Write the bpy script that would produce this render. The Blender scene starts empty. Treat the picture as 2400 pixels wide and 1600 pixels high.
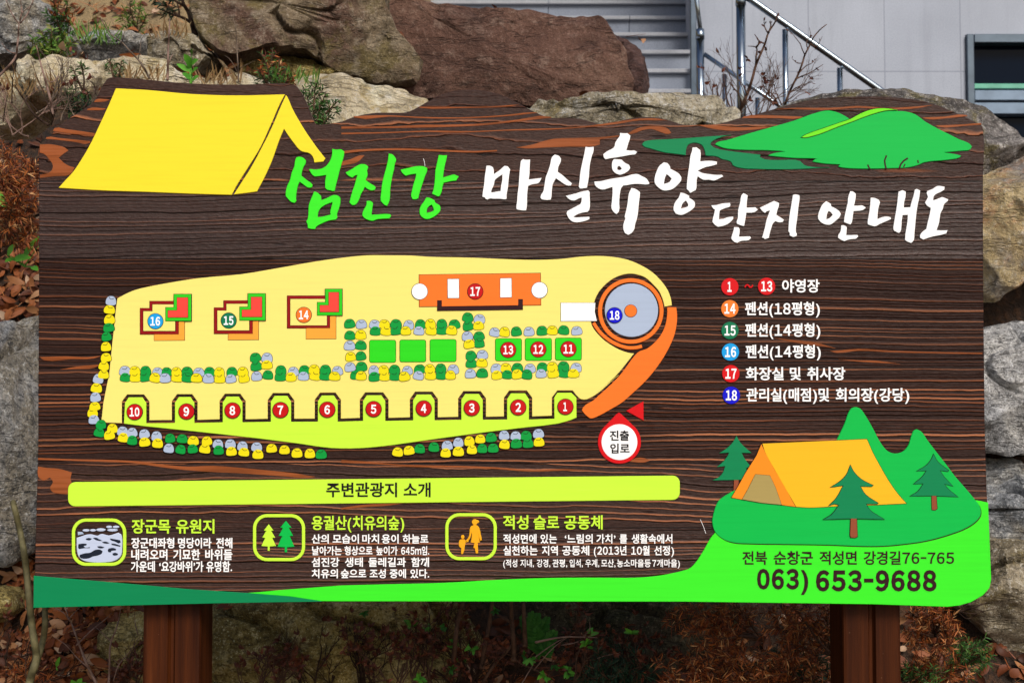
import bpy, bmesh, math, random
from mathutils import Vector, noise, Matrix, Quaternion
from mathutils.geometry import tessellate_polygon
from mathutils.bvhtree import BVHTree
R = math.radians
C = bpy.context.scene.collection
SC = bpy.context.scene

# ------------------------------------------------------------------ camera, world, sun, exposure
D, ZC, PITCH, FPX = 3.3333, 1.35, R(2.7), 3333.33
cam = bpy.data.cameras.new('camera'); co = bpy.data.objects.new('camera', cam); C.objects.link(co)
co.location = (0, -D, ZC); co.rotation_euler = (R(90) + PITCH, 0, 0)
cam.lens = 50; cam.sensor_width = 36; cam.clip_start = .1; cam.clip_end = 400
cam.dof.use_dof = True; cam.dof.focus_distance = 3.33; cam.dof.aperture_fstop = 9
SC.camera = co
w = bpy.data.worlds.new('World'); SC.world = w; w.use_nodes = True
nt = w.node_tree; sky = nt.nodes.new('ShaderNodeTexSky'); sky.sky_type = 'NISHITA'; sky.sun_disc = False
SUN_EL, SUN_AZ = R(40), R(158)         # azimuth clockwise from +Y: behind and a little right of the camera
sky.sun_elevation = SUN_EL; sky.sun_rotation = SUN_AZ; sky.dust_density = 4; sky.air_density = 1
nt.links.new(sky.outputs[0], nt.nodes['Background'].inputs[0]); nt.nodes['Background'].inputs[1].default_value = .13
sun = bpy.data.lights.new('sun', 'SUN'); so = bpy.data.objects.new('sun', sun); C.objects.link(so)
sun.energy = 2.5; sun.angle = R(20); sun.color = (1, .965, .92)
sd = Vector((math.sin(SUN_AZ) * math.cos(SUN_EL), math.cos(SUN_AZ) * math.cos(SUN_EL), math.sin(SUN_EL)))
so.rotation_euler = sd.to_track_quat('Z', 'Y').to_euler(); so.location = (0, 0, 9)
SC.view_settings.view_transform = 'Standard'; SC.view_settings.look = 'None'
SC.view_settings.exposure = -.12; SC.view_settings.gamma = 1

CP = Vector((0, -D, ZC)); SP, CPT = math.sin(PITCH), math.cos(PITCH)
def W(px, py, Y=0.0):
    """the world point at depth Y seen at a point of the 2400x1600 photograph"""
    u, v = (px - 1200) / FPX, (800 - py) / FPX
    d = Vector((u, CPT - SP * v, SP + CPT * v))
    return CP + d * ((Y + D) / d.y)
class T:                                # a measured crop of the photograph: origin and scale
    def __init__(s, ox, oy, k): s.o = (ox, oy); s.k = k
    def __call__(s, pts): return [(s.o[0] + x / s.k, s.o[1] + y / s.k) for x, y in pts]
k3 = 2323 / 800
K1, K2, K3 = T(0, 0, k3), T(800, 0, k3), T(1600, 0, k3)
K4, K5 = T(0, 530, k3), T(1600, 530, k3)
K6, K7, K8 = T(0, 1060, k3), T(800, 1060, k3), T(1600, 1060, k3)
A, B, CC, DD = T(660, 340, 5.2267), T(1120, 300, 5.2267), T(1500, 340, 5.2267), T(1820, 340, 5.2267)
EE, FF, GG, HH = T(780, 600, 4.6118), T(1100, 590, 4.6118), T(1200, 770, 4.6118), T(700, 880, 3.92)
IC = T(160, 1190, 5.88)
def P(s): # "x,y x,y" -> list
    return [tuple(float(v) for v in p.split(',')) for p in s.split()]

# ------------------------------------------------------------------ materials
def new_mat(name):
    m = bpy.data.materials.new(name); m.use_nodes = True
    return m, m.node_tree, m.node_tree.nodes['Principled BSDF']
class N:
    def __init__(s, nt): s.nt = nt
    def __call__(s, typ, ins=None, **kw):
        n = s.nt.nodes.new('ShaderNode' + typ)
        for k, v in kw.items(): setattr(n, k, v)
        for k, v in (ins or {}).items():
            if hasattr(v, 'is_output') or isinstance(v, bpy.types.NodeSocket): s.nt.links.new(v, n.inputs[k])
            else: n.inputs[k].default_value = v
        return n
    def m(s, op, a, b=0.0, c=0.0):
        n = s.nt.nodes.new('ShaderNodeMath'); n.operation = op
        for i, v in enumerate((a, b, c)):
            if isinstance(v, bpy.types.NodeSocket): s.nt.links.new(v, n.inputs[i])
            else: n.inputs[i].default_value = v
        return n.outputs[0]
    def ramp(s, fac, stops, interp='LINEAR'):
        n = s.nt.nodes.new('ShaderNodeValToRGB'); n.color_ramp.interpolation = interp
        e = n.color_ramp.elements
        while len(e) < len(stops): e.new(1)
        for el, (p, c) in zip(e, stops):
            el.position = p; el.color = (c, c, c, 1) if isinstance(c, (int, float)) else (*c, 1)
        s.nt.links.new(fac, n.inputs[0]); return n.outputs[0]
    def mix(s, fac, a, b, mode='MIX'):
        n = s.nt.nodes.new('ShaderNodeMix'); n.data_type = 'RGBA'; n.blend_type = mode
        for i, v in ((0, fac), (6, a), (7, b)):
            if isinstance(v, bpy.types.NodeSocket): s.nt.links.new(v, n.inputs[i])
            else: n.inputs[i].default_value = v if i == 0 else (*v, 1)
        return n.outputs[2]
    def noise(s, vec, scale, detail=3, rough=.55, dist=0):
        n = s.nt.nodes.new('ShaderNodeTexNoise'); s.nt.links.new(vec, n.inputs['Vector'])
        n.inputs['Scale'].default_value = scale; n.inputs['Detail'].default_value = detail
        n.inputs['Roughness'].default_value = rough; n.inputs['Distortion'].default_value = dist
        return n.outputs['Fac']
    def scaled(s, vec, sc, loc=(0, 0, 0)):
        n = s.nt.nodes.new('ShaderNodeMapping'); s.nt.links.new(vec, n.inputs[0])
        n.inputs['Scale'].default_value = sc; n.inputs['Location'].default_value = loc
        return n.outputs[0]
    def bump(s, h, strength, dist, normal=None):
        n = s.nt.nodes.new('ShaderNodeBump'); s.nt.links.new(h, n.inputs['Height'])
        n.inputs['Strength'].default_value = strength; n.inputs['Distance'].default_value = dist
        if normal is not None: s.nt.links.new(normal, n.inputs['Normal'])
        return n.outputs[0]
def lin(r, g, b):
    f = lambda v: (v / 255 / 12.92) if v <= 10 else ((v / 255 + .055) / 1.055) ** 2.4
    return (f(r), f(g), f(b))

def paint(name, rgb, k=.83, rough=.42, streak=.10, bump=.12):
    """brushed enamel on planed wood: faint horizontal brush marks and grain showing through"""
    m, t, b = new_mat(name); n = N(t)
    col = tuple(min(.92, c * k) for c in lin(*rgb))
    tc = n('TexCoord').outputs['Object']
    s1 = n.noise(n.scaled(tc, (5, 5, 120)), 1, 4, .6)
    s2 = n.noise(n.scaled(tc, (1.6, 1.6, 3)), 1, 3, .5)
    s3 = n.noise(n.scaled(tc, (14, 14, 700)), 1, 2, .5)
    f = n.m('ADD', n.m('MULTIPLY', n.m('SUBTRACT', s1, .5), streak * 1.6), n.m('MULTIPLY', n.m('SUBTRACT', s2, .5), streak))
    lo = tuple(c * .72 for c in col); hi = tuple(min(.95, c * 1.1 + .006) for c in col)
    c = n.ramp(n.m('ADD', f, .5), [(.3, lo), (.5, col), (.72, hi)])
    scr = n.ramp(s3, [(.70, 0.0), (.76, 1.0)])
    c = n.mix(n.m('MULTIPLY', scr, .12), c, tuple(min(.9, v + .25) for v in col))
    t.links.new(c, b.inputs['Base Color'])
    b.inputs['Roughness'].default_value = rough; b.inputs['Specular IOR Level'].default_value = .18
    h = n.m('ADD', s1, n.m('MULTIPLY', s3, .2))
    t.links.new(n.bump(h, bump, .0012), b.inputs['Normal'])
    return m

SEAMS = None
def wood_mat(name, seams):
    """sandblasted softwood: planks glued edge to edge, soft rings worn into grooves, hard rings standing proud"""
    m, t, b = new_mat(name); n = N(t)
    tc = n('TexCoord').outputs['Object']; xyz = n('SeparateXYZ', {0: tc})
    x, z = xyz.outputs[0], xyz.outputs[2]
    k = None
    for sz in seams:
        g = n.m('LESS_THAN', z, sz); k = g if k is None else n.m('ADD', k, g)
    P6 = len(seams) + 1; kk = n.m('DIVIDE', n.m('ADD', k, .5), P6)
    def per(vals): return n.ramp(kk, [(i / P6, v) for i, v in enumerate(vals)], 'CONSTANT')
    freq = n.m('MULTIPLY', per([.235, .80, .98, .84, .52, .84]), 120)
    warp = n.m('MULTIPLY', per([.90, .42, .20, .14, .50, .25]), .14)
    slope = n.m('SUBTRACT', per([.48, .52, .492, .503, .49, .505]), .5)
    orange = per([.62, .18, .42, .95, .80, .62])
    def warped(sx, sk, sz_, det):
        return n.noise(n('CombineXYZ', {0: n.m('MULTIPLY', x, sx), 1: n.m('MULTIPLY', k, sk), 2: n.m('MULTIPLY', z, sz_)}).outputs[0], 1, det, .5)
    zz = n.m('ADD', n.m('SUBTRACT', z, n.m('MULTIPLY', x, slope)), n.m('MULTIPLY', n.m('SUBTRACT', warped(.75, 7.3, 2.6, 1.5), .5), warp))
    zz = n.m('ADD', zz, n.m('MULTIPLY', n.m('SUBTRACT', warped(4.5, 3.1, 12, 2), .5), n.m('DIVIDE', 1.3, freq)))
    zz = n.m('ADD', zz, n.m('MULTIPLY', n.m('SUBTRACT', warped(24, 0, 50, 3), .5), n.m('DIVIDE', .34, freq)))
    tt = n.m('ADD', n.m('MULTIPLY', zz, freq), n.m('MULTIPLY', k, 11.37))
    rid0 = n('CombineXYZ', {0: n.m('MULTIPLY', tt, .37), 1: k, 2: 0.0}).outputs[0]
    tt = n.m('ADD', tt, n.m('MULTIPLY', n.noise(rid0, 1, 1, .5), 2.4))          # rings of unequal width
    fr = n.m('FRACT', tt); fid = n.m('FLOOR', tt)
    rnd = n('TexWhiteNoise', {'W': n.m('ADD', fid, n.m('MULTIPLY', k, 101))}, noise_dimensions='1D').outputs['Value']
    rn2 = n('TexWhiteNoise', {'W': n.m('ADD', n.m('MULTIPLY', fid, 1.7), 33.1)}, noise_dimensions='1D').outputs['Value']
    gap = n.m('MULTIPLY', per([.08, .20, .19, .19, .11, .17]), n.m('ADD', .5, rn2))      # the worn groove
    groove = n('MapRange', {0: fr, 1: 0.0, 2: gap, 3: 1.0, 4: 0.0}, interpolation_type='SMOOTHSTEP').outputs[0]
    wid = n.m('ADD', gap, n.m('MULTIPLY', per([.16, .30, .30, .42, .24, .34]), n.m('ADD', .35, n.m('MULTIPLY', rnd, 1.1))))
    hard = n.m('MULTIPLY', n('MapRange', {0: fr, 1: gap, 2: wid, 3: 1.0, 4: 0.0}, interpolation_type='SMOOTHSTEP').outputs[0], n.m('SUBTRACT', 1.0, groove))
    along = n.noise(n.scaled(tc, (1.7, 1, 22)), 1, 3, .55)
    fine = n.noise(n.scaled(tc, (45, 45, 420)), 1, 3, .6); pit = n.noise(n.scaled(tc, (80, 80, 170)), 1, 4, .7)
    v1 = n.noise(n.scaled(tc, (1.1, 1, 5)), 1, 3, .55)
    base = n.ramp(v1, [(.3, (.022, .0088, .0058)), (.7, (.054, .0250, .0180))])
    base = n.mix(n.m('MULTIPLY', n.ramp(pit, [(.45, 0.0), (.72, 1.0)]), .6), base, (.088, .049, .039))
    base = n.mix(n.m('MULTIPLY', n.ramp(fine, [(.35, 1.0), (.55, 0.0)]), .5), base, (.014, .007, .006))
    base = n.mix(per([.0, .25, .62, .55, .20, .25]), base, (.018, .0085, .0068))
    rc = n.ramp(rnd, [(0, (.075, .019, .006)), (.5, (.19, .052, .016)), (1, (.40, .145, .062))])
    amt = n.m('MULTIPLY', hard, n.m('MULTIPLY', orange, n.ramp(along, [(.38, .25), (.62, 1.0)])))
    amt = n.m('MINIMUM', n.m('MULTIPLY', amt, n.m('ADD', .35, n.m('MULTIPLY', rnd, 1.4))), 1.0)
    col = n.mix(amt, base, rc)
    # flat orange smears where a hard ring lies along the face
    sm = n.noise(n.scaled(tc, (1.3, 1, 13), (3.1, 0, .4)), 1, 2.5, .5, .3)
    smf = n.m('MULTIPLY', n.ramp(sm, [(.75, 0.0), (.78, 1.0)]), n.m('MINIMUM', n.m('MULTIPLY', orange, 1.2), .8))
    col = n.mix(smf, col, n.ramp(n.noise(n.scaled(tc, (6, 6, 160)), 1, 3, .6), [(.3, (.10, .026, .007)), (.7, (.25, .072, .019))]))
    keep = n.m('SUBTRACT', 1.0, smf)
    col = n.mix(n.m('MULTIPLY', n.m('MULTIPLY', groove, keep), .93), col, (.0035, .002, .002))
    kn = n('TexVoronoi', {'Vector': n.scaled(tc, (5.5, 1, 30)), 'Scale': 1.0}); kd = n.ramp(kn.outputs['Distance'], [(.05, 1.0), (.12, 0.0)])
    kr = n.m('GREATER_THAN', n('SeparateColor', {0: kn.outputs['Color']}).outputs[0], .72); knot = n.m('MULTIPLY', kd, kr)
    col = n.mix(n.m('MULTIPLY', knot, .8), col, (.006, .003, .003))
    gl = None
    for sz in seams:
        g = n.m('LESS_THAN', n.m('ABSOLUTE', n.m('SUBTRACT', z, sz)), .0013); gl = g if gl is None else n.m('MAXIMUM', gl, g)
    col = n.mix(n.m('MULTIPLY', gl, .8), col, (.004, .003, .003))
    t.links.new(col, b.inputs['Base Color'])
    t.links.new(n.m('ADD', .36, n.m('MULTIPLY', n.m('SUBTRACT', pit, .5), .3)), b.inputs['Roughness'])
    t.links.new(per([.16, .30, .09, .09, .14, .20]), b.inputs['Specular IOR Level'])
    h = n.m('ADD', n.m('MULTIPLY', n.m('SUBTRACT', 1.0, groove), n.m('MULTIPLY', keep, .55)), n.m('MULTIPLY', hard, .35))
    h = n.m('ADD', h, n.m('ADD', n.m('MULTIPLY', fine, .42), n.m('MULTIPLY', pit, .40)))
    h = n.m('SUBTRACT', h, n.m('ADD', n.m('MULTIPLY', gl, .7), n.m('MULTIPLY', knot, .5))); h = n.m('ADD', h, n.m('MULTIPLY', smf, .5))
    t.links.new(n.bump(h, .9, .0040), b.inputs['Normal'])
    return m

def rock_mat(name, c0, c1, c2, spot=(.5, .48, .45), moss=None, scale=1.0, rough=.85, stain=None, grit=1.0, pits=.8):
    m, t, b = new_mat(name); n = N(t)
    tc = n('TexCoord').outputs['Object']; tc = n.scaled(tc, (scale,) * 3)
    wv = n('TexNoise', {'Vector': tc, 'Scale': 4.0, 'Detail': 3.0}).outputs['Color']
    wt = n('VectorMath', {0: tc, 1: n('VectorMath', {0: wv, 'Scale': .07}, operation='SCALE').outputs[0]}, operation='ADD').outputs[0]
    big = n.noise(tc, 3.2, 6, .65, .4); mid = n.noise(wt, 15, 7, .72); gr = n.noise(tc, 48, 5, .75); fin = n.noise(tc, 150, 3, .8)
    c = n.ramp(big, [(.34, c0), (.50, c1), (.66, c2)])
    if stain:
        st = n.noise(tc, 1.9, 5, .65, .6)
        c = n.mix(n.m('MULTIPLY', n.ramp(st, [(.44, 0.0), (.53, 1.0)]), .85), c, stain)
    if moss:
        ms = n.noise(wt, 6.5, 6, .7, .3)
        c = n.mix(n.m('MULTIPLY', n.ramp(ms, [(.49, 0.0), (.58, 1.0)]), .8), c, moss)
    dk = tuple(v * .22 for v in c0)
    c = n.mix(n.m('MULTIPLY', n.ramp(mid, [(.33, 1.0), (.47, 0.0)]), .45 * pits), c, dk)
    c = n.mix(n.m('MULTIPLY', n.ramp(mid, [(.54, 0.0), (.68, 1.0)]), .45), c, spot)
    c = n.mix(n.m('MINIMUM', n.m('MULTIPLY', n.ramp(gr, [(.38, 1.0), (.47, 0.0)]), .6 * grit), .95), c, dk)
    c = n.mix(n.m('MULTIPLY', n.ramp(gr, [(.56, 0.0), (.66, 1.0)]), .65 * grit), c, spot)
    c = n.mix(n.m('MULTIPLY', n.ramp(fin, [(.38, 1.0), (.48, 0.0)]), .5 * grit), c, dk)
    c = n.mix(n.m('MULTIPLY', n.ramp(fin, [(.60, 0.0), (.68, 1.0)]), .6 * grit), c, tuple(min(.8, v * 1.25) for v in spot))
    ly = n.noise(n.scaled(wt, (1.4, 1.4, 9)), 1.6, 4, .6)
    crack = n.ramp(n.m('ABSOLUTE', n.m('SUBTRACT', ly, .5)), [(0.0, 1.0), (.012, 0.0)])
    c = n.mix(n.m('MULTIPLY', crack, .5), c, dk)
    t.links.new(c, b.inputs['Base Color']); b.inputs['Roughness'].default_value = rough
    b.inputs['Specular IOR Level'].default_value = .3
    h = n.m('ADD', n.m('MULTIPLY', mid, 1.2), n.m('MULTIPLY', gr, .55)); h = n.m('ADD', h, n.m('MULTIPLY', fin, .15))
    h = n.m('SUBTRACT', h, n.m('MULTIPLY', crack, .3))
    t.links.new(n.bump(h, .8, .035), b.inputs['Normal'])
    return m

def plain(name, rgb, rough=.7, spec=.3, metal=0, var=.25, scale=30, transl=0):
    m, t, b = new_mat(name); n = N(t)
    tc = n('TexCoord').outputs['Object']
    f = n.noise(tc, scale, 3, .6)
    c = n.ramp(f, [(.3, tuple(v * (1 - var) for v in rgb)), (.7, tuple(min(.95, v * (1 + var)) for v in rgb))])
    t.links.new(c, b.inputs['Base Color'])
    b.inputs['Roughness'].default_value = rough; b.inputs['Specular IOR Level'].default_value = spec
    b.inputs['Metallic'].default_value = metal
    if transl:
        b.inputs['Subsurface Weight'].default_value = 0
    return m
def leafy(name, stops, rough=.55):
    """leaf colour varies from leaf to leaf (random per island)"""
    m, t, b = new_mat(name); n = N(t)
    g = n('NewGeometry').outputs['Random Per Island']
    c = n.ramp(g, stops)
    f = n.noise(n('TexCoord').outputs['Object'], 60, 3, .6)
    c = n.mix(n.m('MULTIPLY', f, .35), c, tuple(v * .45 for v in stops[0][1]))
    t.links.new(c, b.inputs['Base Color']); b.inputs['Roughness'].default_value = rough
    b.inputs['Specular IOR Level'].default_value = .3
    return m

ZS = [W(1200, y).z for y in (425, 606, 862, 1085, 1236)]
M_WOOD = wood_mat('sandblasted_wood', ZS)
M = dict(
    yellow=paint('yellow_paint', (255, 232, 50)), pale=paint('pale_yellow_paint', (255, 238, 128)),
    green=paint('bright_green_paint', (62, 245, 42)), mid=paint('mid_green_paint', (0, 193, 76)),
    dark=paint('dark_green_paint', (2, 136, 82)), lime=paint('lime_paint', (208, 254, 66)),
    river=paint('river_green_paint', (120, 238, 30)),
    white=paint('white_paint', (254, 254, 255), .93, .45, .03), orange=paint('orange_paint', (255, 124, 40)),
    tan=paint('amber_paint', (255, 172, 60)), tent=paint('tent_amber_paint', (255, 192, 32)), tside=paint('tent_side_paint', (253, 148, 30)),
    khaki=paint('khaki_paint', (176, 155, 92)), silver=paint('silver_paint', (178, 194, 220)), pale_ice=paint('ice_paint', (200, 212, 238)),
    red=paint('red_paint', (202, 14, 18)), signal=paint('signal_red_paint', (222, 14, 24)), coral=paint('coral_paint', (255, 74, 62)),
    maroon=paint('maroon_paint', (150, 8, 14)), cell=paint('cell_green_paint', (45, 224, 28)), hutgreen=paint('hut_green_paint', (50, 210, 30)),
    stgreen=paint('stone_green_paint', (2, 158, 62)), styellow=paint('stone_yellow_paint', (244, 228, 14)),
    sky=paint('sky_blue_paint', (20, 165, 238)), blue=paint('blue_paint', (8, 12, 214)), bottle=paint('bottle_green_paint', (8, 122, 82)),
    legor=paint('legend_orange_paint', (254, 132, 48)), black=paint('black_paint', (16, 14, 16), 1, .5, .02),
    inky=paint('ink_blue_paint', (26, 34, 50)), trunk=paint('brown_trunk_paint', (152, 78, 50)), umber=paint('umber_paint', (50, 16, 24)),
    gold=paint('gold_paint', (252, 178, 28)))

# ------------------------------------------------------------------ object helpers
def link(o, parent=None):
    C.objects.link(o)
    if parent: o.parent = parent
    return o
def tag(o, label=None, cat=None, group=None, kind=None):
    if label: o['label'] = label
    if cat: o['category'] = cat
    if group: o['group'] = group
    if kind: o['kind'] = kind
    return o
def empty(name, loc, label=None, cat=None, group=None):
    o = bpy.data.objects.new(name, None); o.empty_display_size = .1; o.location = loc
    return tag(link(o), label, cat, group)
class MB:
    """collects geometry (world coordinates) with material slots; build() links it as ONE mesh object"""
    def __init__(s): s.v = []; s.f = []; s.mi = []; s.mats = []; s.smooth = []
    def slot(s, m):
        if m not in s.mats: s.mats.append(m)
        return s.mats.index(m)
    def add(s, verts, faces, m, smooth=False):
        o = len(s.v); s.v.extend(verts); i = s.slot(m)
        for f in faces: s.f.append(tuple(o + j for j in f)); s.mi.append(i); s.smooth.append(smooth)
    def build(s, name, parent=None, origin=None):
        og = Vector(origin) if origin is not None else Vector((0, 0, 0))
        base = parent_loc(parent) if parent else Vector((0, 0, 0))
        me = bpy.data.meshes.new(name); me.from_pydata([Vector(v) - og for v in s.v], [], s.f); 
        for m in s.mats: me.materials.append(m)
        me.polygons.foreach_set('material_index', s.mi); me.polygons.foreach_set('use_smooth', s.smooth)
        me.update()
        o = bpy.data.objects.new(name, me); o.location = og - base
        return link(o, parent)
def parent_loc(p):
    v = Vector((0, 0, 0))
    while p: v += p.location; p = p.parent
    return v
def ring_area(p): return sum(a[0] * b[1] - b[0] * a[1] for a, b in zip(p, p[1:] + p[:1])) / 2
def offset(p, d):
    """grow (d>0) or shrink an outline given in photo pixels"""
    s = 1 if ring_area(p) > 0 else -1
    out = []; n = len(p)
    for i in range(n):
        a, b, c = Vector(p[i - 1]), Vector(p[i]), Vector(p[(i + 1) % n])
        e1 = (b - a); e2 = (c - b)
        if e1.length < 1e-6 or e2.length < 1e-6: out.append(tuple(b)); continue
        n1 = Vector((e1.y, -e1.x)).normalized() * s; n2 = Vector((e2.y, -e2.x)).normalized() * s
        q = n1 + n2
        if q.length < .3: q = n1
        else: q = q.normalized() * min(2.0, 1 / max(.4, q.normalized().dot(n1)))
        out.append((b.x + q.x * d, b.y + q.y * d))
    return out
def curve(p, n=4, sharp=48, closed=True):
    """Catmull-Rom through the points; corners sharper than `sharp` degrees stay corners"""
    m = len(p); tg = []
    for i in range(m):
        a, b, c = Vector(p[i - 1]), Vector(p[i]), Vector(p[(i + 1) % m])
        e1, e2 = b - a, c - b
        ang = math.degrees(e1.angle(e2)) if e1.length > 1e-6 and e2.length > 1e-6 else 0
        if not closed and i in (0, m - 1): ang = 180
        tg.append(None if ang > sharp else ((e1.normalized() + e2.normalized()).normalized(), e1.length, e2.length))
    out = []
    for i in range(m if closed else m - 1):
        a, b = Vector(p[i]), Vector(p[(i + 1) % m]); L = (b - a).length
        t0 = tg[i][0] * L if tg[i] else (b - a); t1 = tg[(i + 1) % m][0] * L if tg[(i + 1) % m] else (b - a)
        if tg[i] is None and tg[(i + 1) % m] is None: out.append(tuple(a)); continue
        for k in range(n):
            s = k / n; h = (2 * s**3 - 3 * s**2 + 1, s**3 - 2 * s**2 + s, -2 * s**3 + 3 * s**2, s**3 - s**2)
            out.append(tuple(a * h[0] + t0 * h[1] + b * h[2] + t1 * h[3]))
    if not closed: out.append(p[-1])
    return out
def slab(mb, outer, mat, y1, holes=(), y0=.003, ch=.0009):
    """a flat-faced relief cut to an outline (photo pixels on the board plane), front at y=-y1, with a chamfered edge"""
    if ring_area(outer) < 0: outer = outer[::-1]
    holes = [h if ring_area(h) < 0 else h[::-1] for h in holes]
    rings = [outer] + list(holes); fl = []; vs = []; fs = []
    for ri, r in enumerate(rings):
        inn = offset(r, -ch * 1000 if ri == 0 else ch * 1000)
        o = len(vs); n = len(r)
        for (x, y) in r: q = W(x, y); vs.append((q.x, y0, q.z))
        for (x, y) in r: q = W(x, y); vs.append((q.x, -y1 + ch, q.z))
        for (x, y) in inn: q = W(x, y); vs.append((q.x, -y1, q.z))
        for i in range(n):
            j = (i + 1) % n
            fs.append((o + i, o + n + i, o + n + j, o + j)); fs.append((o + n + i, o + 2 * n + i, o + 2 * n + j, o + n + j))
        fl.append((o + 2 * n, n))
    flat = []; idx = []
    polys = []
    for o, n in fl:
        polys.append([Vector((vs[o + i][0], vs[o + i][2], 0)) for i in range(n)]); idx += list(range(o, o + n))
    for tri in tessellate_polygon(polys):
        a, b, c = (idx[i] for i in tri)
        pa, pb, pc = (Vector((vs[i][0], vs[i][2])) for i in (a, b, c))
        cr = (pb - pa).cross(pc - pa)
        fs.append((a, b, c) if cr > 0 else (a, c, b))
    mb.add(vs, fs, mat)
def circ(cx, cy, r, n=40): return [(cx + r * math.cos(2 * math.pi * i / n), cy + r * math.sin(2 * math.pi * i / n)) for i in range(n)]
def ell(cx, cy, a, b, rot=0, n=20):
    c, s = math.cos(R(rot)), math.sin(R(rot))
    return [(cx + a * math.cos(t) * c - b * math.sin(t) * s, cy + a * math.cos(t) * s + b * math.sin(t) * c) for t in (2 * math.pi * i / n for i in range(n))]
def rrect(x0, y0, x1, y1, r, n=7, skew=0):
    out = []
    for cx, cy, a0 in ((x1 - r, y1 - r, 0), (x0 + r, y1 - r, 90), (x0 + r, y0 + r, 180), (x1 - r, y0 + r, 270)):
        for i in range(n + 1):
            a = R(a0 + 90 * i / n); X, Y = cx + r * math.cos(a), cy + r * math.sin(a); out.append((X, Y + skew * (X - (x0 + x1) / 2)))
    return out
def stroke(pts, w, n=0):
    """outline of a line of constant width"""
    L, Rr = [], []
    for i, p in enumerate(pts):
        a = Vector(pts[max(0, i - 1)]); b = Vector(pts[min(len(pts) - 1, i + 1)]); d = (b - a).normalized(); q = Vector((-d.y, d.x)) * w / 2
        L.append((p[0] + q.x, p[1] + q.y)); Rr.append((p[0] - q.x, p[1] - q.y))
    return L + Rr[::-1]

# ------------------------------------------------------------------ lettering: every word is fitted into its measured box
def glyph_meshes(keys):
    """(character, weight) -> triangulated outline through Blender's built-in lettering"""
    objs = []; res = {}
    for off in sorted({k[1] for k in keys}):                       # one text object per weight, one character per line
        chs = [k[0] for k in keys if k[1] == off]
        c = bpy.data.curves.new('t', 'FONT'); c.body = '\n'.join(chs); c.offset = off; c.extrude = .05; c.resolution_u = 3; c.space_line = 4
        o = bpy.data.objects.new('t', c); C.objects.link(o); objs.append((o, off, chs))
    dg = bpy.context.evaluated_depsgraph_get(); dg.update()
    for o, off, chs in objs:
        me = bpy.data.meshes.new_from_object(o.evaluated_get(dg)); co_ = [v.co.copy() for v in me.vertices]
        row = [min(len(chs) - 1, max(0, round(-(v.y - .35) / 4))) for v in co_]; per = [([], [], {}) for _ in chs]
        for i, v in enumerate(co_):
            p = per[row[i]]; p[2][i] = len(p[0]); p[0].append(Vector((v.x, v.y + 4 * row[i], v.z)))
        for pl in me.polygons:
            p = per[row[pl.vertices[0]]]; p[1].append(tuple(p[2][i] for i in pl.vertices))
        for ch, p in zip(chs, per): res[(ch, off)] = (p[0], p[1])
        bpy.data.meshes.remove(me)
    for o, off, chs in objs:
        c = o.data; bpy.data.objects.remove(o); bpy.data.curves.remove(c)
    return res
TEXT = []
def word(mb, mat, wd, tr, x0, x1, y0, y1, h, off=.012, ref='황'):
    (X0, Y0), (X1, Y1) = tr([(x0, y0), (x1, y1)]) if tr else ((x0, y0), (x1, y1))
    wd = ''.join(chr(ord(c) + 0xFEE0) if c in '0123456789m-' else c for c in wd)     # wide forms: the plain grotesque numerals
    TEXT.append((mb, mat, wd, X0, X1, Y0, Y1, h, off, ref))
def flush_text():
    keys = sorted({(c, t[8]) for t in TEXT for c in t[2] + t[9]})
    G = glyph_meshes(keys); adv = .92
    for mb, mat, wd, X0, X1, Y0, Y1, h, off, ref in TEXT:
        rv = G[(ref, off)][0]; r0, r1 = min(v.y for v in rv), max(v.y for v in rv)
        hv = G[('황', off)][0] if ('황', off) in G else None
        x = 0; vs = []; fs = []
        for c in wd:
            gv, gf = G[(c, off)]; a, b = min(v.x for v in gv), max(v.x for v in gv); o = len(vs)
            if '가' <= c <= '힣': sh, st = x, adv
            else: sh, st = x + .05 - a, b - a + .10
            if c == '－': gv = [Vector((a + (v.x - a) * .52, v.y, v.z)) for v in gv]; st = (b - a) * .52 + .10
            vs += [Vector((v.x + sh, v.y, v.z)) for v in gv]; fs += [tuple(o + i for i in f) for f in gf]; x += st
        a0, a1 = min(v.x for v in vs), max(v.x for v in vs); out = []
        for v in vs:
            q = W(X0 + (v.x - a0) / (a1 - a0) * (X1 - X0), Y1 + (v.y - r0) / (r1 - r0) * (Y0 - Y1)); out.append((q.x, -h if v.z > 0 else -h + .004, q.z))
        mb.add(out, fs, mat)

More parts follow.
